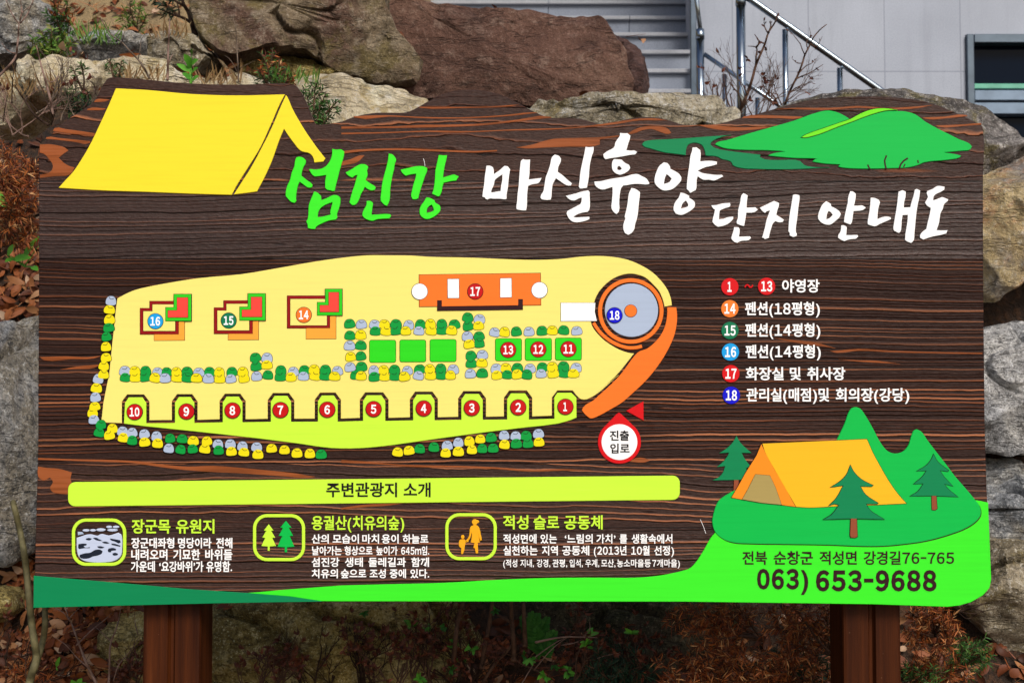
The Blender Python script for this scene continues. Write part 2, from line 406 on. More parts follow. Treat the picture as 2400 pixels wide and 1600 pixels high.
# ================================================================== THE SIGN
sign = empty('information_board', (0, 0, 0), 'dark wooden campsite map board with painted yellow tent, standing on two brown posts', 'sign board')
outline = (K1(P('265,1040 275,1010 330,940 400,865 460,815 520,775 600,720 645,680 670,635 705,570 735,535 760,527 850,530 1000,542 1150,558 1400,573 1650,576 1850,568 1960,568 1998,574 2030,600 2060,650 2100,740 2140,835 2160,850 2210,845')) +
    K2(P('0,828 60,805 150,780 240,768 330,767 430,766 470,755 530,725 600,685 680,645 770,618 850,612 950,615 1030,630 1110,655 1200,700 1300,755 1380,790 1440,803 1530,803 1640,812 1720,835 1770,845 1840,838 1930,815 2030,798 2150,800 2250,825')) +
    K3(P('0,848 100,850 200,848 300,830 400,800 480,785 560,760 660,735 780,700 900,675 1050,662 1200,657 1370,657 1500,667 1620,685 1720,712 1830,755 1930,800 2000,835 2035,855 2045,880 2045,1200 2045,1568')) +
    K5(P('2047,400 2052,900 2058,1400')) + K8(P('2070,250 2083,500 2090,700 2097,860 2085,920 2040,970 1960,1015 1880,1038 1800,1047 1300,1030 0,1012')) + K6(P('1450,1025 228,1056 232,950 243,520 258,0')) + K4(P('260,1100 263,600 265,100')) + K1(P('265,1400 265,1150')))
outline = curve(outline, 3, 60)
bm_ = MB(); slab(bm_, outline, M_WOOD, 0.0, (), .04, .0015); board = bm_.build('board_panel', sign)
M_GRAIN = paint('hard_grain_wood', (172, 92, 44), .62, .4, 1.3, .8)
def grain(tr, *polys):
    mb = MB()
    for q in polys: slab(mb, curve(tr(P(q)), 3, 70), M_GRAIN, .0007, ch=.0006)
    mb.build('hard_grain', sign)
grain(K1, '270,985 330,982 390,990 440,1005 466,1025 430,1050 400,1075 430,1105 470,1130 508,1140 490,1175 470,1192 380,1200 270,1212 270,1190 340,1172 360,1130 330,1080 300,1050 270,1040')
grain(K1, '372,872 450,880 560,895 648,908 640,928 540,918 440,905 360,893'); grain(K1, '318,935 400,940 520,952 618,962 612,975 500,966 380,952 310,946')
grain(K1, '600,740 700,738 728,742 700,750 590,752'); grain(K1, '650,680 720,676 748,680 715,692 640,697')
grain(K2, '1190,1005 1300,985 1380,960 1450,945 1600,940 1750,935 1890,922 1890,932 1760,950 1760,985 1700,1000 1560,1000 1400,1005 1260,1012')
grain(K2, '1940,915 1990,885 2060,862 2150,860 2220,875 2246,905 2225,915 2170,900 2110,880 2050,888 1985,912')
grain(K2, '0,1100 60,1085 120,1060 158,1058 110,1105 40,1122 0,1128'); grain(K2, '0,1030 120,1018 400,1010 700,1020 900,1028 1060,1022 1060,1032 900,1040 640,1032 380,1024 120,1034 0,1050')
grain(K2, '0,862 300,862 560,850 700,850 1000,838 1200,815 1420,795 1430,803 1200,828 1000,852 700,866 400,872 0,878')
grain(K2, '0,905 300,900 600,890 900,893 1200,880 1500,872 1700,855 1900,825 2030,808 2150,808 2220,820 2150,822 2030,822 1880,845 1650,870 1400,885 1100,892 800,905 560,900 250,910 0,916')
grain(K2, '520,728 800,728 1000,726 1150,716 1210,714 1150,726 980,735 780,738 540,736'); grain(K2, '80,792 300,785 500,795 800,800 1100,785 1300,765 1340,768 1180,788 900,806 600,808 330,795 90,802')
grain(K3, '560,862 420,868 300,862 180,852 100,852 200,878 330,892 480,885 620,866'); grain(K3, '420,792 560,785 700,790 820,795 800,806 650,806 500,805 400,806'); grain(K3, '640,740 800,735 1000,735 1200,722 1400,735 1600,725 1700,716 1600,738 1400,748 1200,736 980,750 780,746')
grain(K3, '1630,800 1780,795 1930,784 1940,792 1800,806 1650,812'); grain(K3, '1720,855 1900,848 2030,838 2035,850 1900,860 1740,866')
grain(K6, '258,95 330,105 400,110 490,135 480,180 490,215 470,285 400,280 360,270 340,240 360,200 340,170 300,190 275,180 258,160'); grain(K6, '258,36 500,45 760,50 950,60 1100,80 1280,95 1450,90 1700,110 2000,140 2150,165 2100,172 1900,160 1640,142 1400,130 1250,118 1100,100 900,72 600,60 258,50')
grain(K7, '0,50 160,60 320,75 500,85 800,90 1050,100 1300,118 1500,112 1700,120 1500,124 1280,130 1050,112 800,102 480,98 250,80 0,70'); grain(K7, '0,375 150,355 330,345 480,335 330,360 150,372 0,388'); grain(K7, '1960,62 2010,35 2070,40 2100,55 2060,68')
grain(K4, '270,890 450,885 600,890 690,880 640,900 480,905 300,912'); grain(K4, '410,975 520,955 620,945 690,940 640,965 520,972'); grain(K5, '1000,850 1200,835 1400,845 1700,855 2040,862 2040,870 1700,866 1400,858 1200,848 1050,862')
grain(K5, '1060,905 1200,912 1320,915 1480,938 1330,930 1200,922'); grain(K5, '620,760 760,775 900,790 1040,830 900,812 760,792')
for q_ in ('1738,168 1748,200 1757,262',): mb = MB(); slab(mb, A(stroke(P(q_), 5)), M['white'], .0012, ch=.0003); mb.build('paint_scratch', sign)
mb = MB(); slab(mb, K8(stroke(P('120,455 140,500 157,550'), 3)), M['white'], .0012, ch=.0003); mb.build('paint_scratch', sign)
# posts: square timbers with a groove down the front
M_POST = None
def post_mat():
    m, t, b = new_mat('stained_post_wood'); n = N(t)
    tc = n('TexCoord').outputs['Object']
    f = n.noise(n.scaled(tc, (55, 55, 1.6)), 1, 4, .6); g = n.noise(n.scaled(tc, (220, 220, 7)), 1, 3, .6); s = n.noise(tc, 5, 3, .5)
    c = n.ramp(f, [(.3, (.026, .0058, .0014)), (.55, (.056, .0135, .0030)), (.75, (.10, .026, .006))])
    c = n.mix(n.m('MULTIPLY', n.ramp(g, [(.55, 0.0), (.7, 1.0)]), .4), c, (.02, .006, .003))
    c = n.mix(n.m('MULTIPLY', n.ramp(n.noise(tc, 70, 3, .7), [(.70, 0.0), (.74, 1.0)]), .6), c, (.3, .17, .10))
    t.links.new(c, b.inputs['Base Color']); b.inputs['Roughness'].default_value = .5; b.inputs['Specular IOR Level'].default_value = .1
    t.links.new(n.bump(n.m('ADD', f, n.m('MULTIPLY', g, .6)), .5, .003), b.inputs['Normal']); return m
M_POST = post_mat()
def post(xa, xb, zt):
    mb = MB(); y0, y1 = .042, .18; g = .009; xm = (xa + xb) / 2; r = .008
    prof = [(xa, y1), (xa, y0 + r), (xa + r * .3, y0 + r * .3), (xa + r, y0), (xm - g, y0), (xm - g * .4, y0 + .012), (xm + g * .4, y0 + .012), (xm + g, y0), (xb - r, y0), (xb - r * .3, y0 + r * .3), (xb, y0 + r), (xb, y1)]
    n = len(prof); vs = [(x, y, -.3) for x, y in prof] + [(x, y, zt) for x, y in prof]
    fs = [(i, (i + 1) % n, n + (i + 1) % n, n + i) for i in range(n)] + [tuple(range(n))[::-1], tuple(range(n, 2 * n))]
    mb.add(vs, fs, M_POST); return mb.build('post', sign)
for a, b_ in ((334, 469), (1976, 2112)):
    post(W(a, 1500, .042).x, W(b_, 1500, .042).x, 1.75)

H0 = .0028                              # relief height of the painted shapes
def part(name, shapes, parent=sign, label=None):
    mb = MB()
    for s in shapes: slab(mb, s[0], s[1], s[2], s[3] if len(s) > 3 else ())
    o = mb.build(name, parent)
    if label: o['label'] = label
    return o
# yellow tent at the top left
tp = curve(K1(P('790,604 1000,615 1300,642 1600,652 1940,645 1910,700 1840,860 1770,1010 1690,1140 1620,1250 1577,1328 1300,1320 1000,1308 700,1298 400,1280 440,1235 500,1170 560,1080 615,985 680,850 740,720')))
part('tent_picture', [(tp, M['yellow'], H0)], label='yellow painted tent roof')
tf = curve(K1(P('1947,650 1955,660 1990,740 2070,880 2160,1010 2215,1080 2200,1102 2140,1108 2130,1070 2105,1045 2050,1030 2000,975 1960,920 1933,880 1900,960 1850,1100 1800,1210 1750,1305 1680,1315 1592,1325 1640,1250 1710,1140 1780,1010 1850,870 1910,730')))
part('tent_flap', [(tf, M['yellow'], H0)], label='yellow painted tent front flap')
# hills and river at the top right
hills = curve(K3(P('218,985 235,970 300,955 450,910 600,868 760,822 880,778 960,757 1000,755 1060,770 1110,795 1150,818 1240,797 1330,770 1390,758 1460,758 1520,762 1580,780 1650,830 1720,870 1800,910 1880,950 1950,980 1967,1000 1950,1022 1900,1028 1775,1040 1850,1050 1895,1062 1880,1075 1800,1090 1640,1108 1600,1125 1530,1142 1420,1147 1300,1150 1200,1150 1080,1142 1055,1135 1070,1122 960,1115 880,1102 900,1085 915,1080 760,1078 580,1062 600,1050 700,1032 560,1025 400,1022 280,1010')))
hp = part('hill_picture', [(hills, M['mid'], H0)], label='bright green painted hills')
riv = curve(K3(P('805,938 830,922 950,878 1060,840 1145,810 1180,790 1240,762 1320,742 1400,742 1460,752 1390,755 1330,768 1240,797 1150,832 1050,868 950,908 880,930 830,940')))
mb = MB(); slab(mb, offset(riv, 1.5), M['black'], H0 + .0006); slab(mb, riv, M['river'], H0 + .0014); mb.build('lime_ridge', hp)
for q, w_ in (('1385,1060 1372,1095 1376,1125 1383,1152', 11), ('1530,1078 1500,1098 1482,1120 1472,1148', 12), ('1257,1122 1262,1135 1273,1154', 10), ('1512,1118 1500,1140', 8), ('1597,1092 1602,1112', 9)):
    mb = MB(); slab(mb, K3(stroke(P(q), w_)), M['umber'], H0 + .0006, ch=.0003); mb.build('grass_mark', hp)
stream = curve(K3(P('-278,985 -263,966 -223,956 -123,950 0,943 150,932 330,920 250,940 195,970 188,985 220,1008 330,1030 450,1045 530,1055 525,1070 560,1085 650,1090 800,1098 812,1110 830,1125 900,1138 1000,1140 850,1150 700,1155 500,1152 390,1145 340,1125 330,1105 290,1090 265,1085 240,1070 155,1060 150,1030 130,990 95,975 65,975 35,990 22,1030 20,1058 -60,1048 -123,1040 -223,1012 -263,1000')))
part('stream_picture', [(stream, M['dark'], H0 - .0008)], label='dark green painted stream below the hills')
# brushed title, one relief per syllable
def glyph(*rings):
    mb = MB()
    for tr, mat, s, *holes in rings:
        slab(mb, curve(tr(P(s)), 3, 38), M[mat], H0 + .0006, [curve(tr(P(h)), 3, 38) for h in holes], ch=.0006)
    mb.build('title_syllable', sign)
glyph((A, 'green', '170,185 185,155 215,147 270,162 298,192 296,225 268,275 248,345 245,378 310,432 362,468 383,495 372,520 345,527 312,518 262,480 222,452 205,490 185,575 178,655 182,690 160,712 120,700 80,660 55,630 52,590 68,510 105,430 125,345 158,262'),
    (A, 'green', '620,52 680,60 730,57 768,82 765,130 735,235 710,325 685,425 665,500 652,562 630,568 600,558 560,550 535,525 535,450 548,370 470,383 405,388 380,370 338,305 350,297 420,303 490,292 540,265 590,205 612,150 622,95'),
    (A, 'green', '400,572 430,580 485,625 488,680 560,650 640,615 690,622 722,650 720,720 700,790 680,850 685,890 665,915 580,928 490,965 430,1000 410,1032 370,1030 322,1018 320,975 303,938 322,905 335,740 355,680 380,620', '443,885 452,820 490,765 560,725 625,702 612,760 598,820 602,855 560,865 500,880'))
glyph((A, 'green', '785,340 850,305 920,260 975,237 1035,245 1065,272 1048,315 1055,365 1030,432 1090,475 1140,505 1155,525 1140,555 1100,560 1060,545 1020,515 1000,560 975,600 950,670 920,720 890,738 860,735 833,705 845,650 870,565 895,495 915,420 930,372 905,375 868,402 840,390 800,362'),
    (A, 'green', '1312,108 1360,120 1395,160 1403,190 1388,230 1378,300 1360,370 1342,470 1330,560 1325,670 1310,715 1292,748 1265,738 1230,705 1215,680 1222,580 1232,480 1258,370 1285,270 1305,180'),
    (A, 'green', '1042,688 1090,688 1122,712 1112,780 1103,855 1180,853 1290,845 1335,852 1343,870 1320,902 1240,905 1170,912 1120,930 1080,925 1020,900 992,870 992,840 1010,790 1040,735'))
glyph((A, 'green', '1458,305 1560,282 1660,262 1740,265 1785,285 1780,330 1760,375 1735,450 1705,540 1685,610 1675,655 1640,668 1605,665 1588,630 1598,560 1620,470 1640,410 1648,355 1590,362 1520,380 1475,340'),
    (A, 'green', '1925,125 1985,130 2025,128 2022,165 2000,250 1985,340 1978,400 2040,382 2112,362 2170,388 2138,438 2080,445 1985,465 1970,520 1960,575 1938,625 1918,634 1870,612 1843,598 1862,540 1878,430 1885,310 1905,220'),
    (A, 'green', '1775,642 1830,655 1875,680 1880,705 1940,745 1947,780 1940,815 1905,852 1850,890 1785,910 1740,898 1700,860 1690,810 1705,750 1740,700', '1778,832 1782,785 1808,752 1838,732 1858,770 1865,805 1830,822'))
glyph((B, 'white', '105,467 150,467 185,485 195,520 195,570 240,540 290,500 325,467 365,473 395,510 385,570 375,650 368,730 352,820 352,870 330,877 270,870 200,870 140,868 120,880 95,872 85,855 55,845 62,780 75,700 85,600 95,530', '165,770 195,700 210,640 250,605 300,572 298,640 285,710 278,775 220,785 165,795'),
    (B, 'white', '525,410 550,385 575,392 640,392 635,470 632,560 622,635 700,625 780,615 760,655 740,678 660,695 615,715 605,800 602,900 600,960 590,1012 540,1012 475,1000 470,975 480,900 485,820 500,700 505,620 515,500'))
glyph((B, 'white', '940,330 990,345 1018,380 1015,415 985,480 978,540 1040,585 1100,640 1150,680 1140,708 1095,708 1050,685 1000,650 955,620 935,655 915,700 905,780 900,850 890,882 840,885 785,878 765,855 775,820 800,780 815,700 830,610 860,530 885,450 905,365'),
    (B, 'white', '1318,235 1360,240 1418,235 1415,290 1395,350 1375,430 1365,510 1360,590 1350,660 1335,735 1290,742 1250,745 1235,720 1245,640 1255,540 1275,440 1300,330'),
    (B, 'white', '1075,835 1130,822 1200,805 1280,780 1350,768 1368,785 1370,860 1372,930 1365,1000 1345,1030 1280,1040 1215,1062 1170,1090 1190,1098 1260,1095 1365,1090 1365,1120 1300,1145 1220,1158 1160,1150 1110,1105 1085,1050 1095,1020 1180,975 1255,935 1268,900 1270,855 1230,868 1180,892 1125,880'))
glyph((B, 'white', '1740,65 1785,70 1830,68 1868,100 1858,145 1840,200 1818,275 1870,282 1915,280 1950,298 1925,328 1860,335 1780,350 1690,365 1620,375 1565,388 1545,370 1535,325 1580,290 1650,255 1672,230 1680,190 1705,145 1735,105'),
    (B, 'white', '1668,385 1760,392 1800,430 1850,455 1865,490 1845,525 1790,560 1740,578 1690,560 1650,520 1640,470 1648,410', '1705,512 1710,480 1728,467 1750,485 1762,505 1735,522'),
    (B, 'white', '1425,660 1500,655 1590,635 1700,615 1800,600 1880,575 1955,568 2000,590 2065,625 2102,685 2075,695 1990,690 1900,690 1820,705 1780,708 1755,740 1740,800 1730,900 1728,1020 1698,1058 1670,1040 1635,985 1640,900 1648,800 1648,725 1600,740 1530,758 1480,745 1435,705'),
    (B, 'white', '1880,738 1930,750 1985,790 1982,840 1970,930 1960,1040 1945,1120 1925,1180 1915,1240 1880,1290 1840,1312 1800,1290 1780,1240 1782,1180 1805,1110 1795,1090 1818,1000 1835,900 1850,800'))
glyph((CC, 'white', '290,215 335,225 365,265 370,295 430,325 480,360 505,400 500,440 460,490 400,540 340,558 280,558 220,520 180,470 178,410 200,330 235,260', '292,480 300,420 322,362 345,375 385,415 360,455'),
    (CC, 'white', '640,35 690,32 735,65 742,110 735,205 800,198 880,198 940,208 940,240 870,260 800,275 745,298 705,318 760,345 850,360 940,370 1000,368 1018,388 970,412 905,438 840,428 780,430 730,405 705,385 692,440 690,520 680,555 612,590 600,570 570,540 575,450 590,330 605,230 615,140 635,75'),
    (CC, 'white', '495,585 540,595 600,625 600,650 660,690 672,720 665,765 620,805 560,840 500,860 440,845 412,805 410,760 430,700 470,650', '498,780 520,720 560,682 588,730 585,755 545,770'))
glyph((CC, 'white', '870,740 930,738 1010,718 1100,712 1105,740 1095,760 1030,780 975,805 968,850 965,912 1020,905 1080,885 1140,880 1140,905 1100,950 1040,985 955,1005 920,985 885,945 890,900 905,850 915,795 890,775'),
    (CC, 'white', '1265,592 1318,620 1308,690 1302,770 1360,768 1410,765 1442,795 1400,825 1300,832 1290,900 1280,960 1272,995 1230,985 1185,965 1180,945 1195,900 1200,800 1225,700 1240,620'),
    (CC, 'white', '1150,1008 1205,1010 1218,1035 1210,1125 1280,1122 1345,1120 1358,1140 1325,1168 1250,1175 1215,1185 1190,1200 1155,1190 1118,1155 1118,1130 1140,1060'))
glyph((CC, 'white', '1465,770 1540,735 1600,705 1640,687 1700,712 1698,750 1680,800 1668,858 1720,890 1760,918 1745,945 1700,950 1655,935 1625,965 1605,1020 1590,1070 1575,1140 1525,1155 1512,1140 1492,1138 1510,1080 1530,1000 1550,910 1580,830 1588,805 1550,815 1530,835 1495,810'),
    (CC, 'white', '1870,615 1900,607 1950,618 1952,660 1940,740 1930,840 1920,920 1908,1000 1908,1070 1920,1090 1915,1115 1875,1130 1830,1110 1828,1075 1815,1060 1818,980 1830,860 1850,740'))
glyph((DD, 'white', '605,690 660,720 668,755 720,780 770,820 785,850 765,890 720,930 660,975 610,978 550,955 508,910 505,870 525,800 560,730', '607,912 615,850 632,812 655,820 685,858 650,895'),
    (DD, 'white', '900,568 930,572 968,600 962,670 945,745 1000,745 1045,742 1090,770 1050,800 940,812 930,880 918,950 902,975 870,965 822,945 830,880 850,790 868,710 875,640'),
    (DD, 'white', '790,985 830,988 858,1010 850,1105 920,1105 985,1102 998,1120 970,1150 880,1160 830,1180 800,1170 752,1140 752,1110 780,1060'))
glyph((DD, 'white', '1150,648 1200,652 1250,675 1265,705 1245,770 1235,850 1232,910 1280,890 1345,878 1395,888 1398,910 1330,940 1250,975 1205,998 1160,990 1115,975 1112,940 1125,870 1140,770'),
    (DD, 'white', '1490,575 1540,555 1580,575 1575,640 1560,700 1555,768 1635,765 1650,700 1675,620 1690,550 1715,540 1755,560 1745,640 1720,760 1705,870 1695,980 1685,1080 1675,1170 1645,1202 1600,1185 1570,1165 1575,1090 1590,1000 1600,930 1605,858 1540,862 1530,930 1525,1000 1515,1060 1495,1080 1440,1055 1428,1030 1435,960 1450,870 1470,750'))
glyph((DD, 'white', '1970,505 2055,515 2050,550 2010,575 1940,610 1918,640 1915,682 1960,665 2025,640 2100,668 2090,690 2050,725 2030,790 2005,835 1995,890 1985,960 1955,1045 2020,1048 2090,1045 2075,1085 2000,1105 1920,1120 1850,1140 1795,1160 1755,1140 1755,1105 1780,1070 1830,1030 1845,960 1870,860 1885,775 1840,745 1815,710 1832,680 1850,640 1835,590 1845,565 1900,545'))

# ---- the site map
cells = [(285.8, 350.6, 924.3, 984.6), (403, 463.2, 923.6, 983.9), (514.9, 575.8, 922.6, 982.2), (627.5, 689.8, 920.9, 981.1), (737.8, 799, 920, 980.8),
         (843.4, 910.5, 919.5, 979), (960.7, 1026, 917.8, 977.7), (1073.7, 1138.8, 916.5, 976.4), (1180.9, 1247, 915, 975.7)]
yel = curve(K4(P('800,492 860,460 920,435 1000,415 1140,388 1350,355 1640,328 1900,285')) + [(736.5, 613.6), (813, 603), (861, 598.7), (909, 598.7), (966, 599.3), (1004, 602), (1100, 604)] +
    FF(P('250,75 600,88 800,88 1000,78 1200,55 1350,47 1500,52 1700,85 1850,145 1980,225 2080,325 2150,430 2180,520 2187,580 2108,595 2090,520 2050,430 1990,360 1900,280 1820,250 1740,238 1640,255 1540,300 1450,375 1390,450 1350,545 1340,650 1315,760 1330,810 1380,880 1450,950 1550,1020 1650,1070 1740,1095 1780,1098 1700,1200 1620,1300 1500,1420 1400,1500')) +
    GG(P('1150,500 1030,610 930,695 840,750 800,765 760,765 730,755')), 3, closed=False)
yel += GG(P('695,720 655,668 490,668 430,745 430,940'))
for l, r, t, b_ in cells[::-1]: yel += [(r, b_), (r, t + 17), (r - 12.5, t), (l + 12.5, t), (l, t + 17), (l, b_)]
yel += K4(P('830,1340 690,1335 705,1200 745,1000 765,800 790,560'))
smap = part('site_map', [(yel, M['pale'], H0)], label='pale yellow site map of the campground')
lime = []
for l, r, t, b_ in cells:
    lime += [(l + 7.5, b_ + 7), (l + 7.5, t + 20), (l + 16.5, t + 6.5), (r - 16.5, t + 6.5), (r - 7.5, t + 20), (r - 7.5, b_ + 7)]
lime = K4(P('845,1343')) + lime[1:] + GG(P('458,972 455,745 490,692 640,692 695,745 697,960'))
lime += curve(GG(P('640,985 500,1025')) + [(1235.7, 1001), (1159, 1010), (1082.7, 1020), (1006, 1030.5), (917, 1043), (866, 1048.5), (822, 1050.6), (776.5, 1049.6), (738, 1045), (700, 1039), (516, 1017), (344, 999)], 2, closed=False)
part('pitch_strip', [(lime, M['lime'], H0)], label='lime green strip of ten tent pitches')
orp = curve(FF(P('2138,600 2235,600 2245,680 2240,780 2215,900 2170,1010 2100,1140 2010,1270 1900,1400 1720,1568')) + GG(P('1200,790 1050,880 930,945 850,970 830,960 770,905 755,880 765,855 800,820 870,780 950,710 1050,620 1150,520 1230,420 1310,310 1370,250 1450,220 1530,160 1600,80')) + FF(P('2115,800 2135,690')))
part('access_path', [(orp, M['orange'], H0)], label='orange curved access road')
cx, cy = FF([(1744, 641)])[0]
rh = part('round_hall', [(circ(*FF([(1751, 633)])[0], 62.5, 64), M['silver'], H0 + .0004), (circ(cx, cy, 76.8, 72), M['orange'], H0, [circ(cx, cy, 67.3, 72)])], label='round hall with an orange ring')
mb = MB(); q = FF([(1743, 640)])[0]; slab(mb, circ(*q, 15.8), M['black'], H0 + .0008); slab(mb, circ(*q, 14.4), M['orange'], H0 + .0016); mb.build('hub', rh)
arc = FF(P('1342,768 1365,805 1400,855 1435,893 1470,925 1515,957 1560,985 1610,1008 1660,1025 1710,1036 1760,1038 1810,1034 1865,1020'))
mb = MB(); slab(mb, curve(stroke(arc, 8), 3, 80), M['orange'], H0); mb.build('hall_ramp', rh)
annex = FF(P('988,553 1362,553 1355,650 1378,750 988,752'))
mb = MB(); slab(mb, offset(annex, 1.1), M['black'], H0 + .0006); slab(mb, annex, M['white'], H0 + .0014); mb.build('annex', rh)
def rimmed(mb, p, mat, h, rim=1.2): slab(mb, offset(p, rim), M['black'], h, ch=.0004); slab(mb, p, M[mat], h + .0008, ch=.0004)
bl = MB(); rimmed(bl, EE(P('935,205 2243,188 2247,530 937,548')), 'orange', H0 + .0006); blk = bl.build('washroom_block', smap)
for q in ('1242,252 1363,250 1365,455 1244,456', '1810,244 1931,242 1933,447 1810,449'):
    mb = MB(); rimmed(mb, EE(P(q)), 'white', H0 + .0016); mb.build('white_bay', smap)
for q in ((940, 385), (2233, 370)):
    mb = MB(); rimmed(mb, circ(*EE([q])[0], 18.4), 'white', H0 + .0016); mb.build('round_turret', smap)
mb = MB(); slab(mb, EE(P('1128,478 1180,478 1180,545 2003,540 2003,465 2055,465 2055,582 1128,595')), M['umber'], H0 + .0022); mb.build('porch', smap)
for tr, q in ((EE, (400, 910, 680, 1148)), (EE, (727, 908, 1004, 1143)), (EE, (1053, 903, 1332, 1140)), (FF, (283, 940, 563, 1177)), (FF, (605, 937, 887, 1173)), (FF, (930, 933, 1210, 1170))):
    (a, b_), (c, d) = tr([(q[0], q[1]), (q[2], q[3])]); mb = MB(); rimmed(mb, rrect(a, b_, c, d, 4.5), 'cell', H0 + .0006); mb.build('lawn_plot', smap)
def hut(dx, dy, big=False):
    mb = MB(); s = lambda t: [(x + dx, y + dy) for x, y in P(t)]
    if not big:
        ter, out, inn = '1052,735 1218,735 1218,645 1258,645 1258,776 1052,778', '957,560 1022,560 1022,512 1190,512 1190,645 1218,645 1218,735 957,735', '978,578 1040,578 1040,532 1190,532 1190,645 1197,645 1197,715 978,715'
        gr, rd = '1188,465 1305,465 1305,645 1132,645 1132,555 1188,555', '1210,488 1283,488 1283,622 1148,622 1148,575 1210,575'
    else:
        ter, out, inn = '2085,693 2247,693 2247,607 2287,607 2287,766 2085,768', '1957,475 2220,475 2220,605 2245,605 2245,693 1957,693', '1977,495 2220,495 2220,605 2228,605 2228,677 1977,677'
        gr, rd = '2217,430 2330,430 2330,607 2162,607 2162,520 2217,520', '2240,452 2308,452 2308,585 2180,585 2180,540 2240,540'
    rimmed(mb, K4(s(ter)), 'tan', H0 + .0004, 1); rimmed(mb, K4(s(out)), 'maroon', H0 + .0012, 1)
    slab(mb, offset(K4(s(inn)), .6), M['black'], H0 + .0024, ch=.0002); slab(mb, offset(K4(s(inn)), -.6), M['pale'], H0 + .0028, ch=.0002)
    rimmed(mb, K4(s(gr)), 'hutgreen', H0 + .0032, 1.2); rimmed(mb, K4(s(rd)), 'coral', H0 + .0044, 1)
    mb.build('lodge_plan', smap)
hut(0, 0); hut(503, -4); hut(0, 0, True)
# numbered markers
def marker(tr, x, y, r, num, mat, h, rim=1.3, lab=None):
    (X, Y), = tr([(x, y)]); rr = r / tr.k; mb = MB()
    if rim: slab(mb, circ(X, Y, rr), M['black'], h, ch=.0004); rr -= rim; h += .0007
    slab(mb, circ(X, Y, rr), M[mat], h, ch=.0005); o = mb.build('number_marker', sign)
    if lab: o['label'] = lab
    t = MB(); hh = rr * .60; ww = rr * (.24 if num == '1' else .36) if len(num) == 1 else rr * .64
    xo = -rr * .05 if num == '1' else 0
    word(t, M['white'], num, None, X - ww + xo, X + ww + xo, Y - hh, Y + hh, h + .001, .034, '８'); NUM.append((t, o))
NUM = []
for tr, x, y, n_ in ((K4, 920, 1263, '10'), (K4, 1272, 1260, '9'), (K4, 1585, 1253, '8'), (K4, 1911, 1250, '7'), (HH, 265, 312, '6'), (HH, 690, 307, '5'), (HH, 1150, 301, '4'), (HH, 1591, 297, '3'), (HH, 2017, 291, '2'), (GG, 577, 843, '1'),
                   (FF, 420, 1060, '13'), (FF, 745, 1055, '12'), (FF, 1070, 1052, '11'), (EE, 1540, 385, '17')):
    marker(tr, x, y, 19.2 * tr.k, n_, 'red', H0 + .0022, lab='red marker numbered ' + n_)
marker(K4, 1062, 648, 55, '16', 'sky', H0 + .0034, lab='blue marker numbered 16'); marker(K4, 1560, 643, 55, '15', 'bottle', H0 + .0034, lab='green marker numbered 15'); marker(K4, 2070, 605, 55, '14', 'orange', H0 + .0034, lab='orange marker numbered 14')
marker(FF, 1568, 688, 88, '18', 'blue', H0 + .0020, lab='dark blue marker numbered 18')
for x, y, n_, c in ((320, 413, '1', 'signal'), (570, 410, '13', 'signal'), (320, 562, '14', 'legor'), (321, 710, '15', 'bottle'), (324, 856, '16', 'sky'), (327, 1003, '17', 'signal'), (330, 1150, '18', 'blue')):
    marker(K5, x, y, 59, n_, c, H0, 0, lab='legend marker numbered ' + n_)
# painted boulders around the plots
stn = []
def S(tr, s):
    for q in s.split():
        x, y, c = q.split(','); (X, Y), = tr([(float(x), float(y))]); stn.append((X, Y, c))
S(K4, '758,508,s 748,568,y 748,635,y 743,690,g 728,752,g 725,820,y 724,893,y 710,950,y 672,1038,s 707,1008,y 660,1100,y 653,1163,s 633,1268,y 648,1225,y 642,1315,s 690,1348,g 678,1402,g 768,1375,y 747,1420,y 838,1395,s 842,1437,y 903,1403,s 903,1455,g 985,1412,s 987,1467,y 1068,1427,s 1075,1475,y 1160,1442,g 1152,1510,s 1243,1445,g 1232,1517,g 1318,1458,y 1313,1513,g 1410,1460,y 1397,1513,y 1485,1480,s 1490,1522,g 1570,1480,s 1577,1530,y 1652,1495,s 1662,1535,y 1748,1500,s 1757,1550,y 1850,1510,y 1938,1520,y 2022,1542,y 2110,1545,y 2187,1550,g')
S(HH, '912,700,y 1015,685,y 1112,670,g 1243,655,g 1365,640,s 1352,708,y 1468,612,s 1468,695,y 1568,600,y 1592,678,y 1668,580,y 1687,668,g 1768,567,g 1787,665,g 1887,547,s 1892,630,y 1995,552,s 2000,622,g 2090,550,g 2107,620,g 2202,532,s 2208,608,y')
S(K4, '853,985,s 920,985,y 993,985,g 1075,992,s 1137,992,g 1203,992,y 1275,988,g 1355,995,s 1428,992,g 1495,992,y 1580,990,g 1655,990,y 855,1028,g 925,1028,y 990,1025,g 1058,1030,y 1127,1033,s 1207,1030,y 1275,1030,g 1340,1032,y 1420,1035,s 1498,1035,y 1573,1037,s 1662,1033,y 1740,893,g 1820,895,s 1745,952,g 1818,942,y 1748,1020,s 1825,1012,g 1913,980,g 1998,990,s 2073,978,g 2140,975,y 2215,975,g 2298,985,s 1910,1022,g 1982,1025,y 2067,1020,s 2145,1018,y 2212,1018,g 2278,1020,y')
